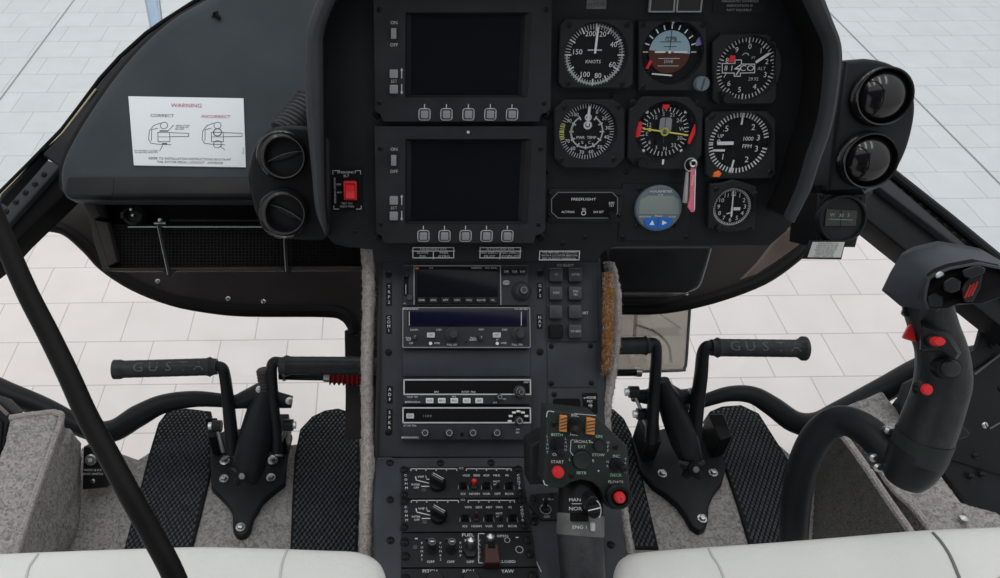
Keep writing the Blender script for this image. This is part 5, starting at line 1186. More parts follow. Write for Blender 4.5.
# smoky plastic panel seen under the panel, right of the console
f = camframe(655, 340, 1.33, 0); b = MB('smoke'); o_ = f.poly([(606, 308), (690, 303), (688, 330), (686, 362), (684, 368), (678, 370.5), (606, 372)]); b.prism(o_, -.003, 0, .0008); t = thing('deflector_panel', 'smoky clear plastic panel behind the left grip of the right pedals', 'panel', f); b.build('plastic_sheet', t)
b = MB('silver'); b.tube([(*f.at(x, y), .001) for x, y in spline([(690, 303), (688, 332), (686, 362), (684, 368), (678, 370.5), (606, 372)], 3)], .0025, 8); b.m('smoke'); b.stroke(f.poly([(636, 310), (634, 340)]), .006, .0012); b.stroke(f.poly(spline([(636, 325), (655, 332), (668, 345), (671, 362)], 5)), .004, .0014); b.stroke(f.poly([(660, 314), (680, 328)]), .002, .0014); b.build('rim', t)

# ================================================================== NOSE FRAME TUBES
def frame_tube(label, pts, rad, name='frame_tube'):
    f = camframe(pts[len(pts) // 2][0], pts[len(pts) // 2][1], pts[len(pts) // 2][2]); P = spline([tuple(f.L(pt(*p))) for p in pts], 6)
    n = len(P); m = len(rad); R = []
    for i in range(n):
        x = i / (n - 1) * (m - 1); j = min(int(x), m - 2); R.append(rad[j] + (rad[j + 1] - rad[j]) * (x - j))
    b = MB('frame'); b.tube(P, R, 18); return tag(b.build(name, matrix=f.M()), label, 'frame tube'), f
frame_tube('bent black frame tube crossing below the left pedals', [(-40, 372, 1.3), (0, 391, 1.3), (45, 408, 1.3), (84, 428, 1.3), (112, 431, 1.3), (138, 416, 1.3), (163, 404, 1.3), (195, 399, 1.3), (228, 401, 1.3), (258, 404, 1.3)], [.021, .0205, .017, .0165, .0185, .019, .016, .0135, .011, .009])
frame_tube('bent black frame tube crossing below the right pedals', [(672, 408, 1.3), (700, 402, 1.3), (728, 394, 1.3), (752, 395, 1.3), (772, 406, 1.3), (795, 422, 1.3), (818, 424, 1.3), (845, 411, 1.3), (885, 389, 1.3), (930, 365, 1.3), (975, 358, 1.3), (1030, 345, 1.3)], [.009, .0105, .013, .0155, .0175, .0195, .021, .0205, .02, .021, .022])
# side walls below the door sills
f, b = slab('wall', [(972, 300), (979, 320), (977, 342), (966, 354), (940, 366), (905, 384), (898, 400), (925, 440), (948, 478), (970, 500), (1060, 520), (1060, 260), (1000, 258), (955, 285), (935, 262), (920, 235), (900, 215), (866, 212), (884, 226), (905, 239), (936, 264), (958, 285)], 1.17, .03, 'frame', 0, .003, c=(960, 380))
b.bm.free()
b = MB('frame'); b.prism(f.poly([(1220, 380), (1060, 268), (1000, 262), (950, 262), (930, 246), (914, 240), (900, 232), (910, 248), (934, 263), (957, 283), (975, 305), (982, 328), (976, 350), (940, 366), (905, 384), (898, 404), (925, 444), (948, 480), (970, 506), (1060, 540), (1220, 640)]), -.007, 0, .002)
wr = struct(b.build('wall_right', matrix=f.M()), 'black inner side wall and door post on the right', 'wall')
b = MB('black'); b.prism(f.poly([(1050, 330), (1003, 352), (940, 388), (925, 410), (948, 460), (1050, 490)]), -.002, .006, .003); b.build('lower_panel', wr)
b = MB('shell'); b.prism(f.poly([(902, 400), (880, 430), (870, 480), (880, 545), (1080, 560), (1080, 420), (960, 420)], -.10), -.115, -.10, .002); b.build('outer_skin', wr)
for x, y in ((981.5, 424.5), (972, 455), (979, 474), (998, 388), (968, 476), (990, 345)): screw(wr, *f.at(x, y), .006, .005, 'steel' if y == 424.5 else 'black', False, 'bolt')
b = MB('rodblack'); b.m('emboss'); b.tube([(*f.at(x, y), .007) for x, y in ((971, 374), (985, 363), (1010, 344))], .0016, 6); b.tube([(*f.at(x, y), .007) for x, y in ((986, 428), (1000, 420), (1020, 410))], .0014, 6); b.build('seam_strip', wr)
f, b = slab('wall', [(-60, 380), (2, 402), (14, 414), (8, 425), (2, 480), (-60, 560)], 1.2, .03, 'frame', 0, .003); wl = struct(b.build('wall_left', matrix=f.M()), 'black inner side wall on the left edge', 'wall')
b = MB('amber'); b.m('dim'); b.tube([(*f.at(x, y), .003) for x, y in ((-14, 396), (-2, 404), (9, 414.5))], .003, 8); b.mats[-1] = 'tan'; b.build('pale_strip', wl)
b = MB('panel'); b.prism(f.poly([(-60, 400), (-6, 414), (4, 422), (0, 470), (-60, 520)]), -.002, .004, .002); b.build('lower_panel', wl)

# ================================================================== CARPETED SILLS
def carpet_solid(mb, rings_fn, nu, nv, amp=.0016, sc=180, seed=0):
    """closed lumpy carpet skin: rings_fn(i/nu) -> list of points round the section"""
    rings = [rings_fn(i / nu) for i in range(nu + 1)]
    rings = [[p + Vector((noise.noise(p * sc), noise.noise(p * sc + Vector((7, 0, 0))), noise.noise(p * sc + Vector((0, 9, 0))))) * amp for p in r] for r in rings]
    mb.loft(rings); return mb
def sill(label, name, f, sections, m='carpet', nu=70, sub_=8, amp=.0018, edge=None):
    """sections: list of closed outlines (same count) in world points, lofted; corners rounded by subdividing"""
    S = [[Vector(p) for p in s] for s in sections]
    def sec(t):
        x = t * (len(S) - 1); j = min(int(x), len(S) - 2); fr_ = x - j
        c = [a.lerp(bq, fr_) for a, bq in zip(S[j], S[j + 1])]; out = []
        n = len(c)
        for i in range(n):
            a, bq, d = c[i - 1], c[i], c[(i + 1) % n]
            r = min(.011, (a - bq).length * .45, (d - bq).length * .45); p0 = bq + (a - bq).normalized() * r; p1 = bq + (d - bq).normalized() * r
            for q in range(4):
                tt = q / 3; out.append(p0 * (1 - tt) ** 2 + bq * 2 * tt * (1 - tt) + p1 * tt ** 2)
            nx_ = c[(i + 1) % n]; e = c[(i + 2) % n]; r2 = min(.011, (bq - nx_).length * .45); q1 = nx_ + (bq - nx_).normalized() * r2
            for q in range(1, sub_): out.append(p1.lerp(q1, q / sub_))
        return [p - f.o for p in out]
    b = MB(m); carpet_solid(b, sec, nu, 0, amp); return b
# left outer sill and inner wall
def seg(px0, px1, z): return ptz(px0, px1, z)
f = world(ptz(30, 480, .70)); t = thing('carpeted_sill', 'grey carpeted sill box at the left edge of the cockpit', 'sill', f)
secs = []
for (l, r) in (((8, 419), (58, 413)), ((4, 440), (60, 418)), ((-8, 470), (53, 445)), ((-30, 520), (32, 505)), ((-60, 600), (2, 600))):
    a, c = ptz(*l, .725), ptz(*r, .725); secs.append([a, c, c - Vector((0, 0, .12)), a - Vector((0, 0, .12))])
sill('', '', f, secs).build('carpet_cover', t, angle=180)
b = MB('carpet_edge'); b.tube([tuple(ptz(x, y, .725) - f.o + Vector((noise.noise(Vector((x, y, 0)) * .3), noise.noise(Vector((x, y, 5)) * .3), 0)) * .001) for x, y in spline([(10, 418), (34, 414.5), (57, 413), (61, 421), (52, 447), (31, 507), (2, 598)], 10)], .0048, 8); b.build('piping', t)
f = world(ptz(55, 500, .62)); t = thing('carpeted_side_wall', 'low grey carpeted wall between the left sill and the footwell', 'wall panel', f)
secs = []
for tp, bt in (((68, 427), (82, 444)), ((72, 430), (82, 460)), ((55, 465), (82, 500)), ((38, 505), (80, 530)), ((16, 565), (64, 560)), ((4, 600), (52, 600))):
    a = ptz(*tp, .70); c = ptz(*bt, .60 if tp[1] < 432 else .556); e = a + Vector((-.022, 0, -.004)); secs.append([e, a, c, c + Vector((-.03, 0, 0))])
sill('', '', f, secs).build('carpet_cover', t, angle=180)
# right
f = world(ptz(910, 460, .70)); t = thing('carpeted_sill', 'grey carpeted sill strip under the cyclic grip on the right', 'sill', f)
secs = []
for l, r in (((847, 406), (885, 391)), ((852, 420), (898, 408)), ((866, 445), (918, 440)), ((891, 484), (940, 470)), ((912, 505), (964, 502)), ((930, 530), (1000, 512)), ((950, 560), (1040, 540))):
    a, c = ptz(*l, .70), ptz(*r, .70); secs.append([a, c, c - Vector((0, 0, .10)), a - Vector((0, 0, .10))])
sill('', '', f, secs).build('carpet_cover', t, angle=180)
b = MB('carpet_edge'); b.tube([tuple(ptz(x, y, .70) - f.o) for x, y in spline([(866, 447), (891, 486), (912, 507), (930, 530), (945, 556)], 8)], .0055, 8); b.build('piping', t)
u = ptz(963, 519, .705) - f.o; q = MB('steel'); q.lathe([(.006, 0), (.006, .004), (.003, .006), (.0001, .0064)], n=14); q.build('snap_stud', t).location = u
f = world(ptz(860, 490, .62)); t = thing('carpeted_side_wall', 'grey carpeted wall coloured darker for its shade beside the base of the curved cyclic stick', 'wall panel', f)
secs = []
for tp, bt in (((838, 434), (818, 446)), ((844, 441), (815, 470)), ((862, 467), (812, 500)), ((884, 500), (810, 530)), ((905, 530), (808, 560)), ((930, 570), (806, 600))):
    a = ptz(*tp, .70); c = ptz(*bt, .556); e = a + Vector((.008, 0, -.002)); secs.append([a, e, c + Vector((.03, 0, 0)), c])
sill('', '', f, secs, m='carpet_shaded').build('carpet_cover', t, angle=180)
b = MB('carpet_edge'); b.tube([tuple(ptz(x, y, .70) - f.o + Vector((.004, 0, 0))) for x, y in spline([(839, 435), (845, 442), (863, 467), (885, 500), (906, 530), (930, 566)], 8)], .0055, 8); b.build('piping', t)

# carpet strips along both flanks of the console
def flank(label, pts, rw, worn=None):
    f = camframe(pts[len(pts) // 2][0], pts[len(pts) // 2][1], pts[len(pts) // 2][2]); P = [Vector(q) for q in spline([tuple(f.L(pt(*p))) for p in pts], 10)]
    t = thing('carpet_strip', label, 'carpet trim', f); b = MB('carpet_edge'); n = len(P); rings = []
    for i, p in enumerate(P):
        x = i / (n - 1) * (len(rw) - 1); j = min(int(x), len(rw) - 2); w = rw[j] + (rw[j + 1] - rw[j]) * (x - j); ring = []
        for k_ in range(18):
            a = 2 * PI * k_ / 18; q = p + Vector((w * math.cos(a), 0, .022 * math.sin(a) - .012)); q += Vector((noise.noise(q * 160), noise.noise(q * 160 + Vector((5, 5, 5))), 0)) * .0025; ring.append(q)
        rings.append(ring)
    b.loft(rings); b.build('pile', t, angle=180)
    # loose fibres
    b = MB('carpet_edge'); random.seed(3)
    for i in range(700):
        p = P[random.randrange(n - 1)].lerp(P[random.randrange(n - 1)], 0); idx = random.random() * (n - 1.01); j = int(idx); p = P[j].lerp(P[j + 1], idx - j); x = idx / (n - 1) * (len(rw) - 1); jj = min(int(x), len(rw) - 2); w = rw[jj] + (rw[jj + 1] - rw[jj]) * (x - jj)
        a = random.uniform(0, PI); s_ = Vector((math.cos(a), random.uniform(-.5, .5), math.sin(a) * .5)); o_ = p + Vector((w * math.cos(a), 0, .020 * math.sin(a) - .012)); e = o_ + s_ * random.uniform(.001, .0045); nn = Vector((0, .0003, 0)) if abs(s_.y) < .3 else Vector((.0003, 0, 0)); b.face([b.V(o_ - nn), b.V(o_ + nn), b.V(e)])
    o = b.build('fibres', t, smooth=False); o['kind'] = 'stuff'
    if worn:
        M_ = 'carpet_worn'
        W_ = [Vector(q) for q in spline([tuple(f.L(pt(*p))) for p in worn[0]], 10)]; b = MB('carpet_worn'); rings = []; m_ = len(W_)
        for i, p in enumerate(W_):
            w = worn[1] * math.sin(PI * min(1, max(.02, (i + .5) / m_))) ** .45; rings.append([p + Vector((w * math.cos(2 * PI * q / 12), 0, .010 * math.sin(2 * PI * q / 12))) for q in range(12)])
        b.loft([[q + Vector((noise.noise(q * 220), 0, noise.noise(q * 220 + Vector((3, 3, 3))))) * .003 for q in r] for r in rings]); b.build('worn_patch', t, angle=180)
        b = MB('carpet_worn'); b.m('carpet_edge'); b.m('carpet_worn')
        for i in range(900):
            idx = random.random() * (m_ - 1.01); j = int(idx); p = W_[j].lerp(W_[j + 1], idx - j); w = worn[1] * 1.1; a = random.uniform(0, PI); o_ = p + Vector((w * math.cos(a), 0, .010 * math.sin(a))); e = o_ + Vector((random.uniform(-.3, .8), random.uniform(-1, .2), random.uniform(.1, .5))).normalized() * random.uniform(.002, .007); nn = Vector((.00035, 0, 0)); b.m('carpet_edge' if random.random() < .5 else 'carpet_worn'); b.face([b.V(o_ - nn), b.V(o_ + nn), b.V(e)])
        o = b.build('worn_fibres', t, smooth=False); o['kind'] = 'stuff'
flank('grey carpet strip up the left flank of the console', [(366, 242, .99), (367.5, 262, .985), (369, 290, .98), (368, 330, .98), (367, 380, .97), (368, 430, .965), (368, 480, .94), (367, 530, .92), (366, 590, .89)], [.007, .008, .0085, .0085, .008, .0085, .0095, .0095, .010])
flank('grey carpet strip with a worn orange patch up the right flank of the console', [(611, 262, .985), (614, 275, .985), (616, 300, .98), (615, 340, .98), (611, 375, .975), (607.5, 400, .97), (606, 430, .97), (613, 470, .95), (622, 510, .93), (630, 560, .9)], [.003, .006, .008, .0085, .0085, .0075, .007, .0075, .008, .0085],
      ([(607, 272, .97), (608, 300, .962), (607.5, 340, .96), (605.5, 374, .96)], .0062))

# ================================================================== SEATS
def seat(label, front, back_y, seams, zt=.862):
    cx = sum(p[0] for p in front) / len(front)
    f = world(Vector((ptz(cx, 560, zt).x, .30, zt - .14))); P = [ptz(x, y, zt - .012) for x, y in spline(front, 5)]
    pl = [(p.x - f.o.x, p.y - f.o.y) for p in P]; xs = [p[0] for p in pl]; pl += [(max(xs), back_y - .3), (min(xs), back_y - .3)]
    po = ccw(pl); t = thing('seat', label, 'seat', f); b = MB('leather'); rings = []
    for d, z in ((.006, 0), (0, .015), (0, .115), (.002, .127), (.007, .134), (.014, .138), (.022, .140)): q_ = inset(po, d); rings.append([(x, y, z) for x, y in q_])
    mx_ = sum(p[0] for p in q_) / len(q_)
    for s_, z in ((.94, .1425), (.85, .1435), (.5, .144), (.002, .144)): rings.append([(x * s_ + mx_ * (1 - s_), y * s_, z) for x, y in q_])
    b.loft(rings); b.build('cushion', t, angle=80)
    cu = t.children[0]
    for s_ in seams:
        pts = [onsurf(cu, f, x, y, s_[2] * .25) for x, y in spline(s_[0], 6)]; pts = [tuple(p) for p in pts if p]; b = MB(s_[1]); b.tube(pts, s_[2], 8); b.build('seam', t)
    return t
M['leather_piping'] = mat('white_piping', (.52, .525, .51), .5)
seat('white leather seat cushion at the lower left', [(-60, 556), (0, 552), (60, 549.5), (130, 547), (200, 545), (270, 546.5), (325, 548.5), (356, 550), (374, 556), (385, 566), (391, 585), (394, 620)], -.15, [([(38, 554), (33, 561), (28, 570), (24, 590)], 'leather_piping', .0016), ([(287, 550), (284, 557), (281, 568), (279, 590)], 'leather_piping', .0016)])
seat('white leather seat cushion at the lower right', [(607, 620), (608, 585), (612, 566), (622, 555), (645, 550), (700, 545.5), (760, 541.5), (830, 536), (900, 530), (940, 527.5), (1000, 525), (1060, 521)], -.15, [([(709, 549), (713, 557), (720, 568), (728, 590)], 'leather_piping', .0016), ([(933, 533), (941, 542), (951, 558), (964, 590)], 'seam', .0018)])

# ================================================================== COLLECTIVE
f = camframe(585, 455, .80, -4); k = f.k
t = thing('collective_lever', 'black collective lever with a switch box on top standing between console and right seat', 'collective lever', f)
BOX = [(547.5, 410), (595.5, 415), (628, 447.5), (629.5, 478), (631, 497), (628, 506), (621, 510), (612, 510), (605.5, 506), (603, 497), (600, 489), (592, 482.5), (581.5, 480), (570.5, 483), (563, 488.5), (546, 487.5), (543.5, 484)]
b = MB('green_panel'); b.prism(f.poly(BOX), -.035, 0, .002); b.build('switch_box', t)
b = MB('bezel'); b.prism(f.poly([(530, 447), (545, 438), (562, 438), (562, 486), (531, 487)], -.03), -.075, -.0351, .004); b.build('rear_housing', t)
X = lambda x, y: f.at(520 + x / 5.508, 395 + y / 5.508); z = .0006
b = MB('dim'); b.stroke([X(145, 120), X(150, 90), X(165, 88), X(185, 92)], 1 * k, z); b.stroke([X(300, 102), X(415, 112)], .7 * k, z); b.stroke([X(128, 470), X(135, 492), X(150, 497)], 1 * k, z); b.m('white')
for s, x, y, h, m in (('INC', 302, 112, 3, 'white'), ('HEC', 298, 217, 3, 'white'), ('BOTH', 203, 219, 2.9, 'green'), ('OFF', 198, 327, 2.9, 'white'), ('START', 205, 368, 3, 'white'), ('SRCH-LT', 342, 256, 2.9, 'white'), ('EXT', 340, 285, 2.9, 'palegreen'), ('L', 274, 355, 2.9, 'palegreen'), ('R', 402, 362, 2.9, 'palegreen'), ('RETR', 338, 429, 2.9, 'green'), ('ON', 434, 228, 2.9, 'green'), ('STOW', 430, 330, 2.9, 'palegreen'), ('INC', 530, 337, 2.9, 'palegreen'), ('DECR', 527, 441, 2.9, 'green'), ('FLOATS', 527, 479, 2.9, 'white')):
    b.m(m); b.text(s, *X(x, y), h * k, z, -.03, 1.05)
b.m('dim')
for s, x, y0, st in (('LIGHT', 150, 228, 22), ('LAND', 251, 240, 21), ('OFF', 484, 262, 22), ('NR', 482, 368, 24), ('TRIM', 580, 355, 23)):
    for i, ch in enumerate(s): b.text(ch, *X(x, y0 + i * st), 2.6 * k, z)
b.stroke([X(292, 245), X(280, 250), X(276, 310), X(292, 332)], .8 * k, z); b.stroke([X(388, 258), X(400, 262)], .8 * k, z); b.stroke([X(245, 300), X(212, 297)], .8 * k, z); b.flat(circ(*X(432, 417), .9 * k, 8), z); flatbuild(b, 'lettering', t)
for pg in ([(218, 108), (256, 112), (254, 200), (214, 196)], [(364, 120), (410, 128), (406, 216), (360, 210)]):
    b = MB('amber'); po = [X(*p) for p in pg]; b.prism(po, 0, .004, .0006); b.m('ink')
    c0, c1, c2, c3 = [Vector(p) for p in po]
    for i in range(5):
        s0 = (i + .1) / 5; s1 = (i + .5) / 5; a, c, d, e = c0.lerp(c3, s1), c0.lerp(c3, s0), c1.lerp(c2, s0 - .16), c1.lerp(c2, s1 - .16)
        if s0 - .16 > 0: b.flat([a, c, d, e], .0043)
    b.build('striped_guard', t, smooth=False)
toggle(t, *X(303, 165), 0, .0055, .016, (-.2, -.1), 'black', 'thumb_switch'); toggle(t, *X(203, 270), 0, .005, .016, (.1, -.4), 'black')
toggle(t, *X(528, 382), 0, .005, .016, (.35, 0), 'black', 'thumb_switch')
def dome(parent, u, v, w, r, h, m, name):
    q = MB(m); q.lathe([(r, 0), (r, h * .6), (r * .85, h * .9), (r * .5, h), (.0001, h)], 0, 0, 20); o = q.build(name, parent); o.location = (u, v, w); return o
dome(t, *X(207, 420), 0, 5.9 * k, .008, 'red', 'start_button')
for x, y, r in ((338, 355, 9), (433, 275, 5.3)):
    q = MB('green_panel'); q.lathe([(r * k, 0), (r * k, .003), (r * .9 * k, .004), (r * .82 * k, .0035), (.0001, .0035)], 0, 0, 28); q.m('void'); q.arc(0, 0, r * 1.06 * k, 0, 360, .5 * k, .0005, 24); o = q.build('hat_switch', t); o.location = (*X(x, y), 0)
for x, y in ((186, 158), (527, 284), (283, 443)): screw(t, *X(x, y), 0, 2.9 * k)
u, v = f.at(617.5, 495); q = MB('black'); q.lathe([(13 * k, -.03), (13 * k, .006), (11.5 * k, .008), (8.5 * k, .008), (8.2 * k, .003), (.0001, .003)], u, v, 30); q.build('button_collar', t)
dome(t, u, v, .003, 5.8 * k, .009, 'red', 'floats_button'); q = MB('pink'); q.arc(0, 0, 2.6 * k, 20, 320, .8 * k, .0125, 14); o = q.build('button_mark', t); o.location = (u, v, 0)
# lever: twist grip, collar, tube
Q = lambda x, y, d: f.L(pt(x, y, d))
ax = [(581, 478, .838), (580.5, 515, .828), (580.3, 536, .822), (583, 580, .81), (588, 640, .795)]
P = [Q(*a) for a in ax]
b = MB('black'); b.tube([P[0], P[0].lerp(P[1], .25), P[1]], [.0215, .0233, .0233], 32); b.build('twist_grip', t)
b = MB('silver'); b.tube([P[1] - (P[1] - P[0]).normalized() * .001, P[1], P[1].lerp(P[2], .92), P[2]], [.0235, .0246, .0246, .024], 32); b.build('silver_collar', t)
b = MB('rubber'); b.tube([P[2] - (P[2] - P[1]) * .05, P[2], P[3], P[4]], [.0232, .0238, .0226, .0215], 32); b.build('lever_tube', t)
ck = .0262
def onlever(mb, s, h, px, py, d, rot=0, rad=.0236):
    c = Q(px, py, d); axis = (P[1] - P[0]).normalized(); vs, fs_ = text_mesh(s); kk = h / .7; Un = Vector((1, 0, 0)); Vn = -axis; Wn = Un.cross(Vn); bv = []
    for p in vs:
        x = c.x - P[1].x + p.x * kk * 1.25; a = max(-1.5, min(1.5, x / rad)); base = P[0] + axis * ((c - P[0]).dot(axis)); bv.append(mb.V(base + Un * (rad * math.sin(a)) + Wn * (rad * 1.006 * math.cos(a)) + Vn * (p.y * kk)))
    for q in fs_: mb.face([bv[i] for i in q])
b = MB('white'); onlever(b, 'MAN', .0033, 574, 499, .808); onlever(b, 'NOR', .0036, 575, 508, .806); onlever(b, 'ENG 1', .0032, 581, 527, .80, rad=.0251)
for y in (503, 513):
    c = Q(576, y, .808); axis = (P[1] - P[0]).normalized(); Wn = Vector((1, 0, 0)).cross(-axis); base = P[0] + axis * ((c - P[0]).dot(axis)); b.tube([base + Vector((1, 0, 0)) * (.0238 * math.sin(a)) + Wn * (.0238 * math.cos(a)) for a in [-.6 + i * .12 for i in range(9)]], .0004, 5)
b.build('lettering', t, smooth=False)
b = MB('dim'); c = Q(593, 527, .798); b.box(c.x - .002, c.y - .004, c.x + .002, c.y + .004, c.z - .004, c.z + .0012, .0004); b.build('index_mark', t)
b = MB('void'); c = Q(580, 518.5, .80); b.box(c.x - .009, c.y - .0035, c.x + .009, c.y + .0035, c.z - .006, c.z - .0005, .0006); b.build('collar_window', t)
c = Q(592.5, 506, .79); b = MB('black'); b.lathe([(10.5 * k, -.014), (10.5 * k, .004), (9.4 * k, .0055), (.0001, .0055)], 0, 0, 26); b.box(-9 * k, -3.3 * k, 9 * k, 3.3 * k, .005, .010, .0015); b.m('white'); b.stroke([(-9 * k, 0), (8 * k, 1 * k)], 1.1 * k, .0103)
b.stroke([(1 * k + 7 * k * math.cos(q), 7 * k * 1.2 * math.sin(q)) for q in [-1.1 + .22 * i for i in range(11)]], 1.0 * k, .0104); o = b.build('mode_knob', t); o.location = c; o.rotation_euler = (0, 0, .15); o.scale = (.72, 1.1, 1)

# ================================================================== CYCLIC STICK (right)
f = camframe(905, 400, .84); t = thing('cyclic_stick', 'black cyclic stick with a bent tube, pistol grip and boxy switch head on the right', 'cyclic stick', f); Q = lambda x, y, d: f.L(pt(x, y, d))
pts = [(793, 590, 1.04), (793.5, 560, 1.03), (794, 530, 1.01), (797.5, 491, .985), (806, 457, .96), (821, 432, .94), (842, 420.5, .92), (866, 430, .895), (886, 450, .875), (902, 468, .86)]
P = spline([tuple(Q(*p)) for p in pts], 6); n = len(P); b = MB('frame'); b.tube(P, [.0172 + .0008 * i / n for i in range(n)], 24); b.build('bent_tube', t)
g = [(905, 480, .855, 19), (909, 472, .85, 23), (914, 462, .845, 25.5), (920, 449, .84, 27), (929, 425, .83, 27.5), (938, 400, .82, 26.5), (943, 378, .812, 26.5), (941.5, 352, .80, 25), (933.5, 327, .79, 24), (927, 303, .78, 24), (926, 285, .775, 24)]
G = spline([tuple(Q(x, y, d)) + (w * d / FPX,) for x, y, d, w in g], 5)
col_ = [i for i in range(len(G))]
b = MB('rubber'); b.tube([q[:3] for q in G[14:]], [(q[3] * .98, q[3] * .86) for q in G[14:]], 26, sq=.86, up=(0, 0, 1)); b.m('black'); b.build('pistol_grip', t, angle=60)
b = MB('frame'); b.tube([q[:3] for q in G[:16]], [(q[3], q[3]) for q in G[:16]], 26); b.build('lower_socket', t)
b = MB('green_panel'); b.tube([q[:3] for q in G[12:19]], [(q[3] * 1.03, q[3] * .95) for q in G[12:19]], 26); b.build('tape_sleeve', t)
for p in ((889, 430.5, .868), (878, 467, .868), (874, 457.5, .87)):
    c = Q(*p); q = MB('steel'); q.lathe([(.007, -.004), (.007, .003), (.004, .005), (.0001, .005)], 0, 0, 12, xf=lambda x, y, z: c + Vector((x, y * .7, z))); q.build('bolt', t)
# red buttons on the grip with their seats, trigger, thumb switch
def gripbutton(px, py, d, rx, ry, m, h, name):
    c = Q(px, py, d); kk = d / FPX; q = MB('black'); q.lathe([(1.35, -.008), (1.35, .001), (1.1, .002), (.0001, .002)], 0, 0, 22, xf=lambda x, y, z: c + Vector((x * rx * kk, y * ry * kk, z)))
    q.m(m); q.lathe([(1, .001), (1, .002 + h * .6), (.8, .002 + h), (.0001, .002 + h)], 0, 0, 20, xf=lambda x, y, z: c + Vector((x * rx * kk, y * ry * kk, z))); return q.build(name, t)
gripbutton(934, 341, .758, 6.4, 4.8, 'red', .007, 'red_button'); gripbutton(924.5, 389, .782, 5.6, 5.6, 'red', .004, 'red_button'); gripbutton(948.5, 368, .775, 10, 8.5, 'rubber', .003, 'thumb_switch')
b = MB('black'); b.loft([[Q(x, y, .768) for x, y in ((920, 318), (950, 330), (962, 352), (957, 362), (941, 352), (919, 354))], [Q(x, y, .760) for x, y in ((921, 326), (946, 336), (958, 354), (954, 359), (940, 349), (921, 350))]]); b.build('thumb_rest', t, bevel=.002)
b = MB('dred'); b.m('red'); b.loft([[Q(x, y, .80) for x, y in ((911, 318), (901, 338), (907, 340), (917, 343))], [Q(x, y, .785) for x, y in ((912, 320), (903, 337), (908, 339), (917, 342))]]); b.build('trigger', t, bevel=.0015)
b = MB('black'); b.loft([[Q(x, y, .80) for x, y in ((903, 306), (900, 314), (905, 318), (913, 316), (911, 306))], [Q(x, y, .78) for x, y in ((904, 307), (902, 313), (906, 317), (913, 315), (911, 307))]]); b.build('side_switch', t, bevel=.002)
# head box
X = lambda x, y, d: Q(780 + x / 3.4, 230 + y / 3.4, d)
far_ = [(345, 205), (372, 148), (408, 87), (440, 71), (545, 46), (690, 70), (770, 115), (800, 160), (780, 215), (700, 245), (560, 262), (440, 268), (408, 258)]
near = [(490, 240), (492, 205), (503, 165), (525, 148), (575, 128), (672, 110), (770, 130), (800, 165), (790, 215), (690, 250), (606, 250), (560, 268), (500, 270)]
fd = [.80, .81, .82, .82, .815, .80, .785, .78, .775, .775, .78, .785, .79]
b = MB('console')
r0 = [X(x, y, d) for (x, y), d in zip(far_, fd)]; r1 = [X(x, y, .737) for x, y in near]
cf_ = sum(r0, Vector()) / len(r0)
b.loft([[p.lerp(cf_, .25) + Vector((0, .012, -.006)) for p in r0], [p.lerp(cf_, .06) + Vector((0, .004, -.001)) for p in r0], r0, [a.lerp(c, .85) for a, c in zip(r0, r1)], r1, [p.lerp(sum(r1, Vector()) / len(r1), .06) + AF * -.001 for p in r1]], True, False); b.m('void'); b.loft([[p.lerp(sum(r1, Vector()) / len(r1), .055) + AF * -.0008 for p in r1], [p.lerp(sum(r1, Vector()) / len(r1), .10) + AF * .008 for p in r1]], False, True); b.build('head_box', t, angle=32, bevel=.0025)
def blk(poly, d0, d1, m, name, bev=.0015):
    q = MB(m); q.loft([[X(x, y, d0) for x, y in poly], [X(x, y, d1) for x, y in poly]]); return q.build(name, t, bevel=bev)
blk([(615, 200), (640, 160), (690, 150), (680, 200), (655, 245), (625, 245)], .745, .731, 'black', 'coolie_switch'); 
q = MB('head_red'); 
for i in range(3):
    x = 632 + i * 11; q.tube([X(x - 4, 232 - i * 4, .7305), X(x + 16, 186 - i * 5, .7305)], .0011, 6)
q.build('switch_stripes', t)
blk([(618, 138), (670, 118), (700, 130), (694, 148), (650, 165), (625, 160)], .745, .722, 'black', 'hat_switch'); blk([(556, 175), (585, 160), (616, 172), (612, 205), (580, 215), (556, 205)], .745, .725, 'black', 'hat_switch'); blk([(527, 150), (545, 138), (562, 150), (545, 165), (530, 165)], .745, .728, 'steel', 'slide_switch')
blk([(500, 225), (530, 210), (556, 225), (556, 262), (530, 280), (502, 268)], .755, .738, 'black', 'release_button')
# fin behind the grip on the right
f = camframe(955, 430, 1.02); b = MB('frame'); b.prism(f.poly([(944, 432), (955, 423), (966, 427), (972, 434), (968, 438), (948, 443)]), -.02, 0, .004); tag(b.build('door_handle_lever', matrix=f.M()), 'small black lever fin behind the cyclic grip at the right edge', 'lever')

# ================================================================== CURVED BLACK ROD at left
pts = [(-48, 105, .66), (-24, 172, .655), (0, 230, .65), (26, 290, .642), (48, 333, .635), (68, 374, .625), (87, 416, .615), (109, 456, .605), (130, 495, .595), (152, 534, .59), (173, 574, .585), (190, 622, .59), (203, 690, .62), (212, 765, .69)]
f = camframe(212, 765, .69); P = spline([tuple(f.L(pt(*p))) for p in pts], 6); b = MB('rodblack'); b.tube(P, .0086, 20)
tag(b.build('curved_tube', matrix=f.M()), 'thick curved black tube crossing in front of the left seat', 'tube')

M['liner'] = mat('liner_grey', (.16, .16, .165), .8)
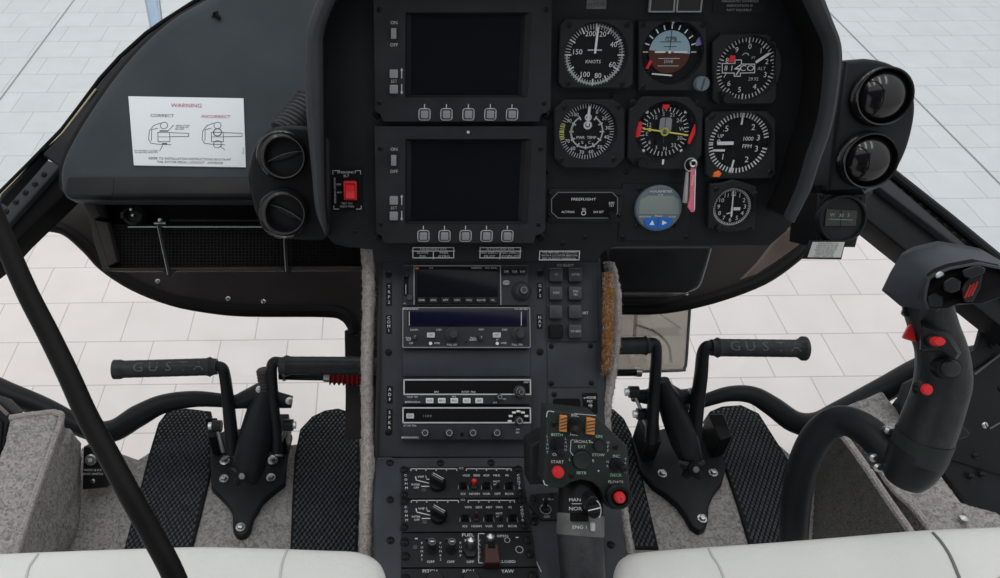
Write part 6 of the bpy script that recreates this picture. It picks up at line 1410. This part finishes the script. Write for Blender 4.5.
# ================================================================== CABIN ROOF AND REAR (unseen, added to darken the cockpit)
f = world((.09, -.3, 2.02)); b = MB('liner'); b.loft([[(-.75, y, z0), (.75, y, z0), (.75, y, z0 + .05), (-.75, y, z0 + .05)] for y, z0 in ((-1.2, -.02), (-.6, 0), (.0, -.01), (.4, -.03))])
struct(b.build('ceiling', matrix=f.M()), 'unseen grey cabin roof lining added to darken the cockpit', 'ceiling')
f = world((.09, -1.5, 1.2)); b = MB('liner'); b.box(-.75, 0, .75, .04, -.7, .82)
struct(b.build('wall_back', matrix=f.M()), 'unseen grey cabin rear bulkhead added to darken the cockpit', 'wall')
# ================================================================== LIGHT
w = bpy.data.worlds.new('world'); SC.world = w; w.use_nodes = True; nt = w.node_tree; bg = nt.nodes['Background']
tc = nt.nodes.new('ShaderNodeTexCoord'); sx = nt.nodes.new('ShaderNodeSeparateXYZ'); rp = nt.nodes.new('ShaderNodeValToRGB')
nt.links.new(tc.outputs['Generated'], sx.inputs[0]); mr = nt.nodes.new('ShaderNodeMapRange'); mr.inputs['From Min'].default_value = -1; nt.links.new(sx.outputs['Z'], mr.inputs['Value']); nt.links.new(mr.outputs['Result'], rp.inputs['Fac'])
rp.color_ramp.elements[0].position = .45; rp.color_ramp.elements[0].color = (.55, .55, .55, 1); rp.color_ramp.elements[1].position = .9; rp.color_ramp.elements[1].color = (.96, .98, 1, 1)
nt.links.new(rp.outputs['Color'], bg.inputs['Color']); bg.inputs['Strength'].default_value = .86
for i, (x, y) in enumerate(((-2.2, .5), (-.8, .5), (.6, .5), (2.0, .5), (-2.2, 4.5), (-.8, 4.5), (.6, 4.5), (2.0, 4.5))):  # unseen overhead strips, added for highlights on the glossy vents
    l = bpy.data.lights.new('added_strip_light', 'AREA'); l.shape = 'RECTANGLE'; l.size = .3; l.size_y = 2.4; l.energy = 14; l.color = (1, .98, .95)
    o = bpy.data.objects.new('added_strip_light', l); COL.objects.link(o); o.location = (x, y, 5.2)
vs = SC.view_settings; vs.view_transform = 'Standard'; vs.look = 'None'; vs.gamma = 1; vs.use_curve_mapping = False; vs.exposure = .12
